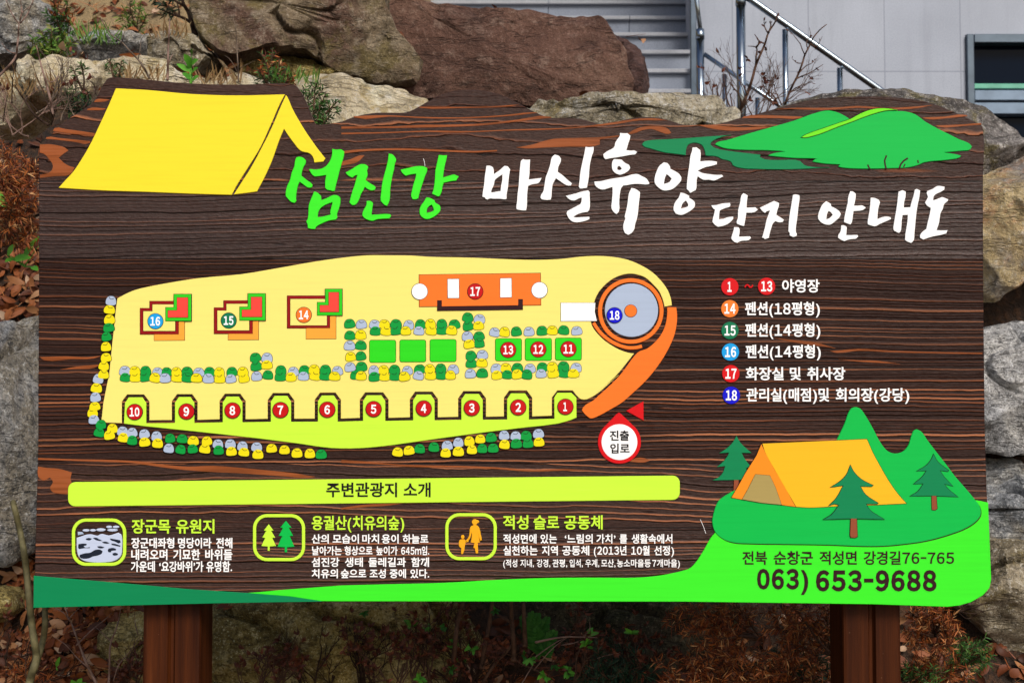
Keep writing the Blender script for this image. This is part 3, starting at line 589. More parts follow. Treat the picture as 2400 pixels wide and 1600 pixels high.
S(EE, '183,732,g 310,738,s 187,858,g 302,852,y 182,968,s 305,965,g 193,1088,y 305,1080,g 188,1200,s 312,1195,g 250,1285,g 308,1293,y 455,740,s 560,738,y 685,735,g 822,745,s 948,738,g 1055,735,y 1178,732,g 1315,740,g 462,810,g 575,808,y 683,803,g 790,808,y 933,808,s 1065,803,y 1178,800,g 1285,803,y 445,1235,s 550,1230,y 670,1228,g 808,1238,s 940,1222,g 1048,1218,y 1168,1215,g 1303,1225,s 450,1303,g 562,1300,y 668,1297,g 775,1300,y 927,1290,s 1058,1285,y 1170,1283,g 1272,1285,y 1460,663,g 1587,680,s 1462,755,g 1575,750,y 1455,865,s 1580,865,g 1475,950,y 1583,940,g 1493,1073,g 1618,1065,s 1497,1160,g 1612,1153,y 1488,1270,s 1615,1265,g')
S(FF, '273,870,s 380,867,y 507,862,g 645,863,s 785,855,g 897,850,y 1020,848,g 1160,855,s 292,1260,s 395,1255,y 520,1253,g 655,1262,s 790,1245,g 897,1242,y 1018,1238,g 1155,1250,s 297,1330,y 408,1325,g 517,1322,y 623,1325,g 775,1315,s 907,1312,y 1020,1310,g 1125,1312,y')
rng = random.Random(5)
blob = P('-12.5,4 -11.5,-3 -7,-9.5 -1,-11.2 6,-10 10.5,-5 12.6,2 12,7.5 8,10 0,10.8 -8,10.3 -12,8')
placed = []; extra = MB()
for i, (X, Y, c) in enumerate(stn):
    lv = 1 + max([l for (a, b_, l) in placed if (a - X) ** 2 + (b_ - Y) ** 2 < 24.5 ** 2] or [0]); lv = lv if lv < 26 else 1
    placed.append((X, Y, lv))
    tl = rng.uniform(-.16, .16); fl = rng.choice((1, 1, -1)); ca, sa = math.cos(tl), math.sin(tl)
    sx, sy = rng.uniform(1.02, 1.13), rng.uniform(1.0, 1.1)
    rp = lambda pts: [(X + (x * fl * sx * ca - y * sy * sa), Y + (x * fl * sx * sa + y * sy * ca)) for x, y in pts]
    mat = {'g': 'stgreen', 'y': 'styellow', 's': 'silver'}[c]; h = H0 + .0003 + lv * .00016
    mb = MB() if i < 100 else extra
    o1 = rp(curve(blob, 2)); slab(mb, o1, M['black'], h, ch=.0002); slab(mb, offset(o1, -1.0), M[mat], h + .0006, ch=.0002)
    slab(mb, rp(stroke(P('-6.5,-5 -2,-3.6 1.6,-4 4.4,-8.2'), 1.1)), M['black'], h + .0009, ch=.0001)
    if i < 100: mb.build('painted_stone', smap)
tag(extra.build('painted_stones', smap), kind='stuff')
# entrance pin and triangle
pin = GG(P('1155,905')) ; pc = GG([(1160, 1225)])[0]; pr = 233 / GG.k
pts = [(pc[0] + pr * math.cos(R(a)), pc[1] + pr * math.sin(R(a))) for a in range(-50, 231, 7)] + GG(P('1125,925 1155,905 1180,922'))
pm = part('entrance_pin', [(pts, M['signal'], H0), (circ(*pc, 194 / GG.k, 56), M['white'], H0 + .0008)], label='red entrance pin with a white face')
mb = MB(); slab(mb, GG(P('1232,888 1420,783 1422,993')), M['signal'], H0); mb.build('arrow_head', sign)
LINES = []
def line(name, mat, tr, y0, y1, h, off, *words, parent=sign, ref='황'):
    mb = MB()
    for wd, x0, x1 in words: word(mb, M[mat], wd, tr, x0, x1, y0, y1, h, off, ref)
    LINES.append((mb, name, parent))
line('pin_lettering', 'black', GG, 1098, 1210, H0 + .0014, .024, ('진출', 1055, 1265), parent=pm)
line('pin_lettering', 'black', GG, 1238, 1347, H0 + .0014, .024, ('입로', 1060, 1270), parent=pm)
# legend
HL = H0 - .0002
line('legend_lettering', 'white', K5, 361, 452, HL, .020, ('야영장', 675, 930))
for ya, yb, xa, xb, s in ((515, 607, 423, 932, '펜션(18평형)'), (660, 753, 425, 935, '펜션(14평형)'), (806, 898, 427, 938, '펜션(14평형)')):
    line('legend_lettering', 'white', K5, ya, yb, HL, .020, (s, xa, xb))
line('legend_lettering', 'white', K5, 957, 1048, HL, .020, ('화장실', 428, 685), ('및', 728, 803), ('취사장', 845, 1105))
line('legend_lettering', 'white', K5, 1099, 1193, HL, .020, ('관리실(매점)및', 432, 995), ('회의장(강당)', 1040, 1540))
mb = MB(); slab(mb, curve(K5(stroke(P('422,418 432,402 445,402 455,416 466,416 476,400'), 11)), 2, 80), M['signal'], .003); mb.build('range_mark', sign)
# lime bar with heading
bar = rrect(160, 1121.5, 1593, 1178.5, 17, skew=-.0108); bp = part('heading_bar', [(bar, M['lime'], H0)], label='lime green heading bar')
line('heading_lettering', 'black', HH, 978, 1114, H0 + .0006, .022, ('주변관광지', 255, 905), ('소개', 965, 1213), parent=bp)
# icons in rounded frames
def frame(tr, x0, y0, x1, y1):
    (a, b_), (c, d) = tr([(x0, y0), (x1, y1)]); mb = MB(); wv = 22 / tr.k
    slab(mb, rrect(a, b_, c, d, 33, 9), M['lime'], H0, [rrect(a + wv, b_ + wv, c - wv, d - wv, 26, 9)]); return mb.build('icon_frame', sign)
f1 = frame(K6, 490, 448, 860, 770); f2 = frame(K6, 1722, 418, 2077, 738); f3 = frame(K7, 707, 412, 1058, 732)
mb = MB(); slab(mb, curve(IC(P('118,408 180,388 250,365 320,360 400,378 460,355 560,375 630,358 690,338 730,362 745,420 745,540 735,640 700,690 640,725 560,742 300,742 200,715 150,670 125,600'))), M['pale_ice'], H0)
for q in ((247, 306, 48, 18), (343, 305, 40, 18), (452, 298, 64, 22), (612, 302, 72, 20), (565, 258, 40, 18), (660, 258, 44, 18)): slab(mb, IC(ell(*q)), M['pale_ice'], H0)
slab(mb, IC(P('132,325 190,328 218,355 135,375')), M['silver'], H0)
mb.build('riverbed_picture', f1)
mb = MB()
for s in ('245,420 290,408 332,420 300,442 255,436', '345,408 390,405 430,425 478,450 440,450 380,435', '470,465 520,458 575,480 540,488 490,480', '578,415 640,425 720,440 728,470 700,485 650,460 590,438', '598,485 650,490 725,515 720,530 660,518 605,505',
          '145,495 200,485 260,490 255,510 215,520 240,540 300,535 305,548 220,550 160,562 140,545', '402,525 450,522 505,538 470,552 420,545', '560,555 620,545 665,560 660,580 600,585 595,605 560,605 550,585', '615,622 650,612 690,625 685,645 640,652 618,642',
          '165,640 230,620 310,610 370,575 440,568 478,590 465,625 410,650 340,665 290,688 190,690 160,670'):
    slab(mb, curve(IC(P(s)), 3), M['inky'], H0 + .0006, ch=.0003)
mb.build('rock_marks', f1)
def fir(cx, y, hw, mat):
    L = [(0, y[0])]
    for (yy, o, i_) in y[1]: L += [(o, yy), (i_, yy + 2)]
    L = L[:-1] + [(hw, L[-2][1] + 4), (hw, y[2])]
    return K6([(cx + a, b_) for a, b_ in L] + [(cx - a, b_) for a, b_ in L[::-1][:-1]])
part('tree_picture', [(fir(1829, (487, [(530, 33, 17), (578, 44, 24), (635, 50, 7)], 668), 7, 0), M['lime'], H0)], f2)
part('tree_picture', [(fir(1946, (463, [(510, 38, 20), (566, 49, 26), (640, 58, 8)], 678), 8, 0), M['mid'], H0)], f2)
part('walker_picture', [(curve(K7(P('893,495 925,495 938,510 948,550 957,595 945,600 932,565 928,540 935,575 943,612 928,615 930,650 932,685 915,686 908,650 898,648 905,615 880,612 888,560 885,545 878,580 862,600 845,612 840,600 862,582 872,545 878,505')), 2), M['gold'], H0),
    (K7(ell(908, 472, 20, 20)), M['gold'], H0), (K7(P('915,456 930,458 940,470 930,480 915,480')), M['gold'], H0 - .0002), (K7(P('900,486 917,486 919,500 898,500')), M['gold'], H0 - .0004)], f3)
part('walker_picture', [(curve(K7(P('812,590 838,590 846,600 866,596 866,606 846,612 840,640 838,660 828,690 814,690 816,650 803,640 799,615 803,598')), 2), M['gold'], H0), (K7(ell(826, 573, 12, 14)), M['gold'], H0 - .0002)], f3)
# paragraphs
OH, OT = .020, .018
line('section_heading', 'lime', K6, 452, 550, HL, OH, ('장군목', 898, 1160), ('유원지', 1200, 1460))
line('paragraph_line', 'white', K6, 578, 650, HL, OT, ('장군대좌형', 895, 1187), ('명당이라', 1213, 1440), ('전해', 1472, 1582))
line('paragraph_line', 'white', K6, 656, 730, HL, OT, ('내려오며', 895, 1140), ('기묘한', 1180, 1362), ('바위들', 1398, 1582))
line('paragraph_line', 'white', K6, 737, 811, HL, OT, ('가운데', 893, 1055), ('‘요강바위’가', 1085, 1385), ('유명함.', 1405, 1580))
yk = lambda a: 1060 + a / k3
line('section_heading', 'lime', None, yk(428), yk(526), HL, OH, ('용궐산(치유의숲)', 730.8, 947.4))
line('paragraph_line', 'white', None, yk(554), yk(618), HL, OT, ('산의', 730.8, 770.7), ('모습이', 780, 841.3), ('마치', 849.2, 888.5), ('용이', 894.7, 934.3), ('하늘로', 944, 1003.9))
line('paragraph_line', 'white', None, yk(635), yk(697), HL, OT, ('날아가는', 731.8, 801), ('형상으로', 807.6, 873), ('높이가', 881.6, 932), ('645m임.', 940.5, 1006))
line('paragraph_line', 'white', None, yk(712), yk(776), HL, OT, ('섬진강', 730.8, 795.5), ('생태', 808.6, 850.6), ('둘레길과', 863.7, 951.5), ('함께', 964, 1005.6))
line('paragraph_line', 'white', None, yk(790), yk(853), HL, OT, ('치유의', 730.8, 792), ('숲으로', 799, 858.5), ('조성', 866.5, 904.3), ('중에', 913.6, 951.5), ('있다.', 961.9, 1006))
line('section_heading', 'lime', K7, 425, 522, HL, OH, ('적성', 1100, 1273), ('슬로', 1308, 1482), ('공동체', 1517, 1778))
line('paragraph_line', 'white', K7, 553, 618, HL, OT, ('적성면에', 1102, 1328), ('있는', 1355, 1467), ('‘느림의', 1520, 1710), ('가치’', 1735, 1865), ('를', 1893, 1945), ('생활속에서', 1975, 2252))
line('paragraph_line', 'white', K7, 632, 698, HL, OT, ('실천하는', 1102, 1335), ('지역', 1365, 1473), ('공동체', 1503, 1687), ('(2013년', 1718, 1940), ('10월', 1972, 2097), ('선정)', 2128, 2263))
line('paragraph_line', 'white', K7, 724, 778, HL, .012, ('(적성', 1102, 1197), ('지내,', 1218, 1310), ('강경,', 1330, 1422), ('관평,', 1437, 1537), ('입석,', 1553, 1643), ('우계,', 1660, 1755), ('모산,', 1768, 1865), ('농소마을등', 1875, 2105), ('7개', 2115, 2188), ('마을)', 2197, 2303))
# green band, dark wedge, camp scene
wedge = K6(P('232,838 800,885 1300,930 1690,955 1980,980 2190,1010 1450,1024 230,1054'))
part('ground_wedge', [(offset(wedge, .4), M['dark'], H0)], label='dark green wedge along the bottom edge')
band = K6(P('1690,955 1900,935')) + curve(K7(P('0,903 300,895 700,885 1000,868 1300,855 1600,850 1800,850 2000,850 2150,838 2250,820')) + K8(P('0,803 50,785 100,730 150,650 190,580 215,550')), 3, closed=False) + K8(P('400,300 1985,322 2030,330 2077,340 2091,700 2098,860 2086,920 2041,970 1961,1016 1881,1039 1800,1048 1300,1031 0,1013')) + K7(P('0,1011')) + K6(P('2190,1010 1980,978'))
bd = part('grass_band', [(band, M['green'], H0 - .0003)], label='bright green band with the address')
hill = curve(K8(P('200,470 205,430 230,350 250,320 335,265 450,200 560,-20 1045,-84 1100,-199 1125,-269 1145,-299 1170,-309 1205,-299 1240,-254 1290,-169 1350,-59 1395,-9 1440,6 1490,-4 1530,-44 1555,-119 1570,-149 1590,-159 1620,-144 1660,-89 1720,-9 1790,80 1850,160 1920,240 1990,325 2020,370 2025,420 2000,460 1930,510 1800,560 1650,600 1500,622 1350,635 1200,635 1000,627 700,622 450,618 350,612 280,590 220,540')))
mb = MB(); slab(mb, [(x + 1.4, y + 1.8) for x, y in offset(hill, .6)], M['umber'], H0 + .0003); slab(mb, hill, M['mid'], H0 + .0012); camp = mb.build('camp_picture', sign); camp['label'] = 'green painted hill with a tent and firs'
mb = MB(); rimmed(mb, curve(K8(P('540,-61 1250,-91 1290,0 1330,75 1400,195 1460,280 1518,345 1300,355 1060,363 860,373 770,368 700,250 620,110 560,0'))), 'tent', H0 + .0018, 1.1)
rimmed(mb, K8(P('533,-58 500,20 430,130 380,220 330,305 400,318 670,355 766,368 700,250 620,112 560,2')), 'tside', H0 + .0020, 1.1)
rimmed(mb, K8(P('492,147 590,155 630,240 670,354 530,340 402,317 440,250')), 'khaki', H0 + .0028, 1.1); mb.build('tent_picture', camp)
def fir2(s, tk, h, rim):
    mb = MB(); slab(mb, offset(K8(P(tk)), rim), M['black'], h, ch=.0003); slab(mb, K8(P(tk)), M['trunk'], h + .0006, ch=.0003)
    c = curve(K8(P(s)), 3, 40); slab(mb, offset(c, rim), M['black'], h + .0003, ch=.0003); slab(mb, c, M['dark'], h + .001, ch=.0003); mb.build('tree_picture', camp)
fir2('365,-114 390,-70 430,-30 468,2 400,2 420,40 462,95 430,105 440,130 410,185 200,188 240,170 270,140 288,92 232,98 265,70 300,30 315,0 248,4 300,-30 340,-70', '348,185 380,185 378,240 345,265', H0 - .0006, .2)
fir2('1137,85 1160,130 1210,180 1290,222 1280,230 1203,228 1240,285 1325,342 1318,348 1243,348 1270,390 1320,425 1365,452 1150,447 955,453 1010,420 1060,355 1030,348 990,360 1040,310 1090,222 1070,225 1002,235 1060,200 1110,150', '1140,445 1180,445 1185,570 1170,577 1140,575 1135,560', H0 + .0032, 1.2)
fir2('1703,12 1730,60 1805,120 1800,128 1745,120 1775,165 1833,227 1775,212 1800,245 1868,300 1705,293 1545,295 1595,265 1635,210 1568,213 1630,160 1655,122 1590,125 1650,90 1685,50', '1690,293 1722,293 1728,380 1715,390 1692,388', H0 + .0018, 1.2)
line('address_lettering', 'umber', K8, 668, 762, H0 + .0004, .020, ('전북', 405, 573), ('순창군', 618, 885), ('적성면', 930, 1183), ('강경길76-765', 1230, 1845), parent=bd)
line('phone_lettering', 'umber', K8, 788, 930, H0 + .0004, .042, ('063)', 505, 853), parent=bd, ref='８')
line('phone_lettering', 'umber', K8, 797, 943, H0 + .0004, .042, ('653-9688', 905, 1725), parent=bd, ref='８')
flush_text()
for t, o in NUM: t.build('numeral', o)
for mb, nm, pr_ in LINES: mb.build(nm, pr_)
# ================================================================== THE PLACE BEHIND IT
def rock_m(*a, **k): return rock_mat(*a, **k)
RM = dict(
    brown=rock_m('brown_rock', (.075, .036, .025), (.13, .064, .044), (.19, .105, .073), spot=(.38, .27, .21), rough=.7, grit=.5, pits=.5),
    darkbrown=rock_m('dark_brown_rock', (.05, .024, .02), (.085, .042, .034), (.13, .07, .058), spot=(.24, .16, .14), grit=.6),
    olive=rock_m('olive_brown_rock', (.13, .09, .052), (.27, .205, .13), (.42, .345, .24), spot=(.6, .52, .4), stain=(.12, .058, .042), moss=(.17, .13, .042), grit=.6),
    pale=rock_m('pale_lichen_rock', (0.392, 0.312, 0.181), (0.667, 0.573, 0.392), (0.8, 0.783, 0.594), spot=(0.8, 0.8, 0.8), moss=(0.377, 0.275, 0.102), grit=.6),
    grey=rock_m('grey_granite_rock', (0.174, 0.189, 0.203), (0.348, 0.362, 0.377), (0.522, 0.529, 0.536), spot=(0.8, 0.797, 0.768), stain=(0.362, 0.312, 0.225), grit=1.35, pits=1.1),
    white=rock_m('whitish_granite_rock', (0.29, 0.283, 0.275), (0.609, 0.594, 0.566), (0.8, 0.8, 0.8), spot=(0.8, 0.8, 0.8), stain=(0.246, 0.254, 0.268), grit=1.35, pits=1.1),
    tan=rock_m('tan_rock', (0.246, 0.181, 0.0943), (0.435, 0.341, 0.196), (0.609, 0.522, 0.377), spot=(0.797, 0.754, 0.681), stain=(0.406, 0.217, 0.116), moss=(0.319, 0.275, 0.116)),
    strata=rock_m('layered_tan_rock', (0.16, 0.131, 0.0812), (0.362, 0.304, 0.21), (0.551, 0.5, 0.392), spot=(0.783, 0.725, 0.609), moss=(0.217, 0.167, 0.0653)),
    shade=rock_m('shade_darkened_olive_rock', (.03, .024, .011), (.065, .052, .026), (.11, .09, .05), spot=(.22, .19, .11), moss=(.03, .035, .01), grit=1.1),  # shade below the board is put into this rock's darker colour
    yellow=rock_m('yellow_lichen_rock', (.17, .12, .03), (.42, .32, .10), (.62, .50, .20), spot=(.78, .68, .36), moss=(.15, .105, .03), grit=1.2),
    sand=rock_m('sandstone_rock', (0.493, 0.348, 0.145), (0.667, 0.507, 0.261), (0.8, 0.652, 0.392), spot=(0.8, 0.725, 0.464), grit=.3, pits=.5),
    sparkle=rock_m('mica_rock', (0.189, 0.16, 0.102), (0.392, 0.341, 0.239), (0.58, 0.529, 0.406), spot=(0.8, 0.8, 0.8), moss=(0.232, 0.181, 0.0653), grit=1.0),
    arch=rock_m('dark_sparkling_rock', (0.0522, 0.0435, 0.0406), (0.123, 0.109, 0.0986), (0.232, 0.21, 0.196), spot=(0.696, 0.652, 0.609), moss=(0.174, 0.145, 0.0508), grit=1.0),
    tanface=rock_m('rust_and_tan_rock', (0.362, 0.261, 0.123), (0.58, 0.45, 0.239), (0.754, 0.638, 0.42), spot=(0.8, 0.8, 0.739), stain=(0.189, 0.181, 0.196), moss=(0.522, 0.275, 0.131), grit=.6))
def resample(p, n):
    q = p + [p[0]]; L = [0]
    for a, b in zip(q, q[1:]): L.append(L[-1] + math.dist(a, b))
    out = []; k = 0
    for i in range(n):
        t = L[-1] * i / n
        while L[k + 1] < t: k += 1
        f = (t - L[k]) / max(1e-9, L[k + 1] - L[k]); out.append((q[k][0] + (q[k + 1][0] - q[k][0]) * f, q[k][1] + (q[k + 1][1] - q[k][1]) * f))
    return out
rock_objs = []
def rock(px, Y, th, mat, label, seed=0, flat=.72, rough=.022, n=200, group='boulders piled behind the sign', name='boulder', lean=0.0, facets=22, fx=1.0, layer=4.0):
    """a boulder whose skyline is the measured outline at depth Y; it bulges th forwards and th*1.2 backwards"""
    ring = [W(x, y, Y) for x, y in resample(px, n)]
    c = sum(ring, Vector()) / n; K = 28; vs = []; fs = []; rs = Vector((seed * 3.7, seed * 1.3, seed * 2.1))
    levels = [(-1, k) for k in range(K, 0, -1)] + [(1, k) for k in range(0, K + 1)]
    for sg, k in levels:
        a = math.pi / 2 * k / K; sc = max(.02, math.cos(a)) ** (1 - flat); dp = math.sin(a) ** .8 if k else 0
        dp = sg * -dp
        for q in ring:
            d = q - c; v = c + d * sc
            tilt = lean * (v.z - c.z)
            vs.append(v + Vector((0, (dp * th if dp < 0 else dp * th * 1.2) + tilt, 0)))
    nl = len(levels)
    for l in range(nl - 1):
        for i in range(n):
            j = (i + 1) % n; fs.append((l * n + i, (l + 1) * n + i, (l + 1) * n + j, l * n + j))
    vs.append(sum(vs[:n], Vector()) / n); vs.append(sum(vs[(nl - 1) * n:nl * n], Vector()) / n); a, b = len(vs) - 2, len(vs) - 1
    for i in range(n): j = (i + 1) % n; fs.append((a, i, j)); fs.append((b, (nl - 1) * n + j, (nl - 1) * n + i))
    bm = bmesh.new(); bv = [bm.verts.new(v) for v in vs]
    for f in fs: bm.faces.new([bv[i] for i in f])
    bmesh.ops.recalc_face_normals(bm, faces=bm.faces); bm.normal_update()
    rr_ = random.Random(seed * 77 + 5); W_ = max(v.co.x for v in bm.verts) - min(v.co.x for v in bm.verts); H_ = max(v.co.z for v in bm.verts) - min(v.co.z for v in bm.verts)
    for k_ in range(facets):
        nn = Vector((rr_.uniform(-1, 1) * .9 / max(.4, W_ / H_) * fx, -rr_.uniform(.35, 1.0), rr_.uniform(-.8, 1.0) * fx)).normalized()
        ex = max((v.co - c).dot(nn) for v in bm.verts); lim = ex * rr_.uniform(.62, .92)
        for v in bm.verts:
            e_ = (v.co - c).dot(nn) - lim
            if e_ > 0: v.co -= nn * e_ * .97
    bm.normal_update(); mv = []
    for v in bm.verts:
        p = v.co * 1.0 + rs
        # facets: quantised low noise gives broken planes, then finer grit
        f = noise.noise(p * 2.4) * .5 + .6 * (abs(noise.noise(p * 5 + Vector((9, 2, 1)))) - .25) + .5 * (abs(noise.noise(p * 14)) - .2) + .35 * noise.noise(p * 33)
        cell = noise.voronoi(p * 4.2)[0]; f += .9 * (cell[1] - cell[0] - .25)
        f += .55 * noise.noise(p * 19 + Vector((4, 4, 4))) + .5 * noise.noise(p * 52) * noise.noise(p * 6)
        q_ = Vector((p.x * 2.1, p.y * 2.1, p.z * layer)) + Vector((noise.noise(p * 3), noise.noise(p * 3 + Vector((7, 0, 0))), noise.noise(p * 3 + Vector((0, 7, 0))))) * .35
        ck = abs(noise.noise(q_)); f -= max(0, 1 - ck / .055) * 2.6 * (noise.noise(p * 1.7) > -.15)
        mv.append(v.normal * f * rough)
    for v, d in zip(bm.verts, mv): v.co += d
    og = Vector((c.x, Y, min(v.co.z for v in bm.verts)))
    for v in bm.verts: v.co -= og
    me = bpy.data.meshes.new(name); bm.to_mesh(me); bm.free(); me.materials.append(RM[mat])
    me.polygons.foreach_set('use_smooth', [True] * len(me.polygons)); o = bpy.data.objects.new(name, me); o.location = og
    me.set_sharp_from_angle(angle=R(26))
    link(o); tag(o, label, 'boulder', group); rock_objs.append(o); return o
RK = [
 # top left to right
 ('-120,20 0,-20 70,-10 125,20 138,70 120,110 60,135 -60,150 -140,120', 2.3, .35, 'grey', 'brownish grey boulder in the top left corner, behind the thin bare twigs'),
 ('148,-120 470,-120 500,20 440,62 300,72 185,66 150,20', 3.2, .5, 'sand', 'sandy yellow boulder at the top edge, left of the big brown rocks'),
 ('186,98 230,76 300,80 368,84 372,130 300,160 210,150', 1.75, .25, 'grey', 'low grey stone above the pale rocks and below the sandy boulder'),
 ('352,92 400,82 462,84 500,130 470,170 380,168 350,140', 1.65, .25, 'strata', 'small grey brown stone touching the left end of the big brown boulder'),
 ('453,-130 456,30 476,95 525,140 566,153 640,134 722,132 800,178 885,188 970,170 985,120 930,70 905,20 905,-130', 1.75, .42, 'olive', 'big olive brown boulder overhanging the top of the painted yellow tent'),
 ('868,-50 1000,8 1040,17 1200,29 1300,36 1408,37 1426,52 1445,85 1470,150 1484,205 1486,262 1300,262 1150,250 1000,250 900,245 830,200 800,120', 2.0, .42, 'brown', 'huge dark brown flat faced boulder in front of the granite stairs'),
 ('1420,60 1462,84 1492,106 1512,140 1525,168 1524,205 1512,240 1480,262 1400,250', 2.3, .22, 'darkbrown', 'narrow dark brown rock at the right end of the huge brown boulder'),
 ('690,180 760,176 800,183 870,195 950,207 1000,222 1015,255 980,320 800,330 700,310 660,250', 1.15, .28, 'pale', 'pale lichen covered rock between the painted tent and the round top of the board'),
 ('556,140 640,128 724,130 790,170 760,205 640,205 575,190', 1.75, .2, 'yellow', 'yellowish stone in the hollow under the olive brown boulder'),
 ('62,150 74,132 118,126 196,136 216,150 226,176 214,214 160,235 78,225 60,190', .98, .22, 'pale', 'pale blocky rock at the upper left, left of the painted tent'),
 ('-60,190 -10,172 60,172 82,200 70,260 20,300 -70,300', 1.0, .22, 'pale', 'pale weathered rock cut off by the left edge below the twigs'),
 ('212,158 290,150 330,140 388,142 420,168 470,178 480,240 400,260 250,260 212,220', 1.1, .22, 'pale', 'flat pale rock just above the top edge of the painted tent'),
 ('470,182 540,174 605,184 640,200 640,280 520,280 470,240', 1.12, .22, 'pale', 'pale rock under the small orange tipped conifer'),
 ('1150,262 1190,232 1255,229 1320,243 1400,229 1450,236 1520,230 1600,222 1690,221 1735,262 1725,350 1500,380 1250,370 1150,330', 1.2, .3, 'sparkle', 'long speckled olive grey rock below the huge brown boulder'),
 ('1760,300 1800,255 1865,226 1950,212 2040,206 2125,212 2190,232 2255,242 2310,252 2340,285 2372,312 2400,342 2412,400 2300,440 2000,460 1800,400', 1.1, .3, 'arch', 'dark sparkling arched rock rising behind the right top of the board'),
 ('2180,420 2270,376 2350,352 2450,360 2540,400 2560,600 2440,632 2370,676 2320,706 2240,690 2190,560', 1.0, .32, 'tanface', 'rounded tan and rust boulder with a dark top beside the right edge of the board'),
 ('2200,790 2290,768 2345,760 2420,748 2520,760 2560,900 2520,1030 2420,1062 2300,1060 2220,1000', .95, .3, 'white', 'whitish granite block below the tan and rust boulder at right'),
 ('2200,1090 2300,1072 2420,1080 2520,1090 2560,1250 2520,1330 2420,1270 2320,1290 2200,1260', .95, .28, 'grey', 'cracked grey rock right of the green corner of the board'),
 ('2200,1270 2300,1262 2420,1262 2540,1320 2560,1470 2480,1570 2400,1575 2345,1530 2300,1480 2262,1440 2210,1400', .85, .28, 'strata', 'layered tan rock beside the lower right corner of the board'),
 ('2318,1556 2380,1540 2480,1575 2560,1620 2500,1760 2330,1740 2300,1640', .8, .22, 'strata', 'small tan stone in the bottom right corner'),
 ('-220,820 -120,760 0,742 60,722 108,734 150,850 160,1050 130,1200 95,1280 20,1322 -100,1300 -220,1200', .85, .3, 'grey', 'tall blue grey granite boulder beside the left edge of the board'),
 ('-80,1388 0,1376 28,1392 34,1432 0,1462 -90,1470', .75, .16, 'yellow', 'mossy grey stone low at the left edge among the dead leaves'),
 ('205,1640 215,1540 240,1470 300,1400 400,1352 560,1330 760,1335 900,1345 1000,1370 1080,1420 1130,1500 1120,1640 1100,1800 230,1800', .78, .34, 'yellow', 'large yellow lichen boulder behind the left post'),
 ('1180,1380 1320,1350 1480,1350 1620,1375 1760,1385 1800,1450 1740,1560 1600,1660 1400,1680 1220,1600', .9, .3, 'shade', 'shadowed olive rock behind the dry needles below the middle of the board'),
]
for i, (o_, Y, th, m_, lb) in enumerate(RK):
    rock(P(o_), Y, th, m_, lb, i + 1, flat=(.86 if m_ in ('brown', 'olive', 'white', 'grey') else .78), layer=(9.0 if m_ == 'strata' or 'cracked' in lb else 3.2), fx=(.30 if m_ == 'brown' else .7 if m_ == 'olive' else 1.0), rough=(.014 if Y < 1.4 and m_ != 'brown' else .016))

# ---- terrain: lawn in front, a steep planted bank behind the sign, then a shelf rising to the building
M_SOIL = None
def soil():
    m, t, b = new_mat('leaf_strewn_soil'); n = N(t); tc = n('TexCoord').outputs['Object']
    a = n.noise(tc, 3, 5, .65); f = n.noise(tc, 45, 4, .7)
    c = n.ramp(a, [(.35, (.012, .006, .003)), (.5, (.026, .013, .006)), (.68, (.055, .029, .014))])
    c = n.mix(n.m('MULTIPLY', n.ramp(f, [(.45, 0.0), (.6, 1.0)]), .6), c, (.085, .036, .013))
    sx = n('SeparateXYZ', {0: tc}); sandy = n('MapRange', {0: n.m('ADD', sx.outputs[1], n.m('MULTIPLY', a, 1.4)), 1: 3.0, 2: 3.6}).outputs[0]
    sandy = n.m('MULTIPLY', sandy, n.m('LESS_THAN', sx.outputs[0], -.4))
    c = n.mix(n.m('MULTIPLY', sandy, .8), c, (.36, .26, .13))
    t.links.new(c, b.inputs['Base Color']); b.inputs['Roughness'].default_value = .95
    t.links.new(n.bump(n.m('ADD', a, f), .9, .03), b.inputs['Normal']); return m
HY = [(-60, 0), (.25, 0), (.55, .30), (.8, .62), (.95, .95), (1.12, 1.55), (1.3, 1.92), (1.7, 2.12), (2.4, 2.32), (3.5, 2.75), (5, 3.0), (8, 3.3), (12, 3.4), (300, 3.4)]
def terr(x, y):
    for (a, h), (b, g) in zip(HY, HY[1:]):
        if y <= b:
            f = (y - a) / (b - a); f = f * f * (3 - 2 * f) if y > 12 else f; z = h + (g - h) * f; break
    if x > 0 and y > 2.3: q_ = min(1, x / .6); z = z * (1 - q_) + min(z, 2.34) * q_
    b_ = min(1, max(0, (-.25 - x) / .7)); b_ = b_ * b_ * (3 - 2 * b_)
    if y > 2.1: z += b_ * min(y - 2.1, 4.2) * .72
    if y > .3:
        k = min(1, (y - .3) / .5); z += k * (.10 * noise.noise(Vector((x * 1.6, y * 1.6, 3))) + .03 * noise.noise(Vector((x * 7, y * 7, 1))))
    return z
mb = MB(); xs = [-300, -60, -20, -9, -5] + [-3.4 + i * .085 for i in range(81)] + [5, 9, 20, 60, 300]
ys = [-60, -20, -8, -4, -2, -1, -.4, 0] + [.2 + i * .07 for i in range(50)] + [4, 5, 6.5, 8, 12, 40, 150, 300]
vs = [(x, y, terr(x, y)) for y in ys for x in xs]; nx = len(xs)
mb.add(vs, [(j * nx + i, j * nx + i + 1, (j + 1) * nx + i + 1, (j + 1) * nx + i) for j in range(len(ys) - 1) for i in range(nx - 1)], soil(), True)
ground = tag(mb.build('ground'), kind='structure')
mb = MB(); box_ = [(-40, -14, .004), (40, -14, .004), (40, -.55, .004), (-40, -.55, .004)]; mb.add(box_, [(0, 1, 2, 3)], plain('pale_bounce_gravel', (.42, .39, .34), .9, .2, 0, .3, 14)); tag(mb.build('bounce_path'), kind='structure')  # unseen pale path, added to bounce light up under the board

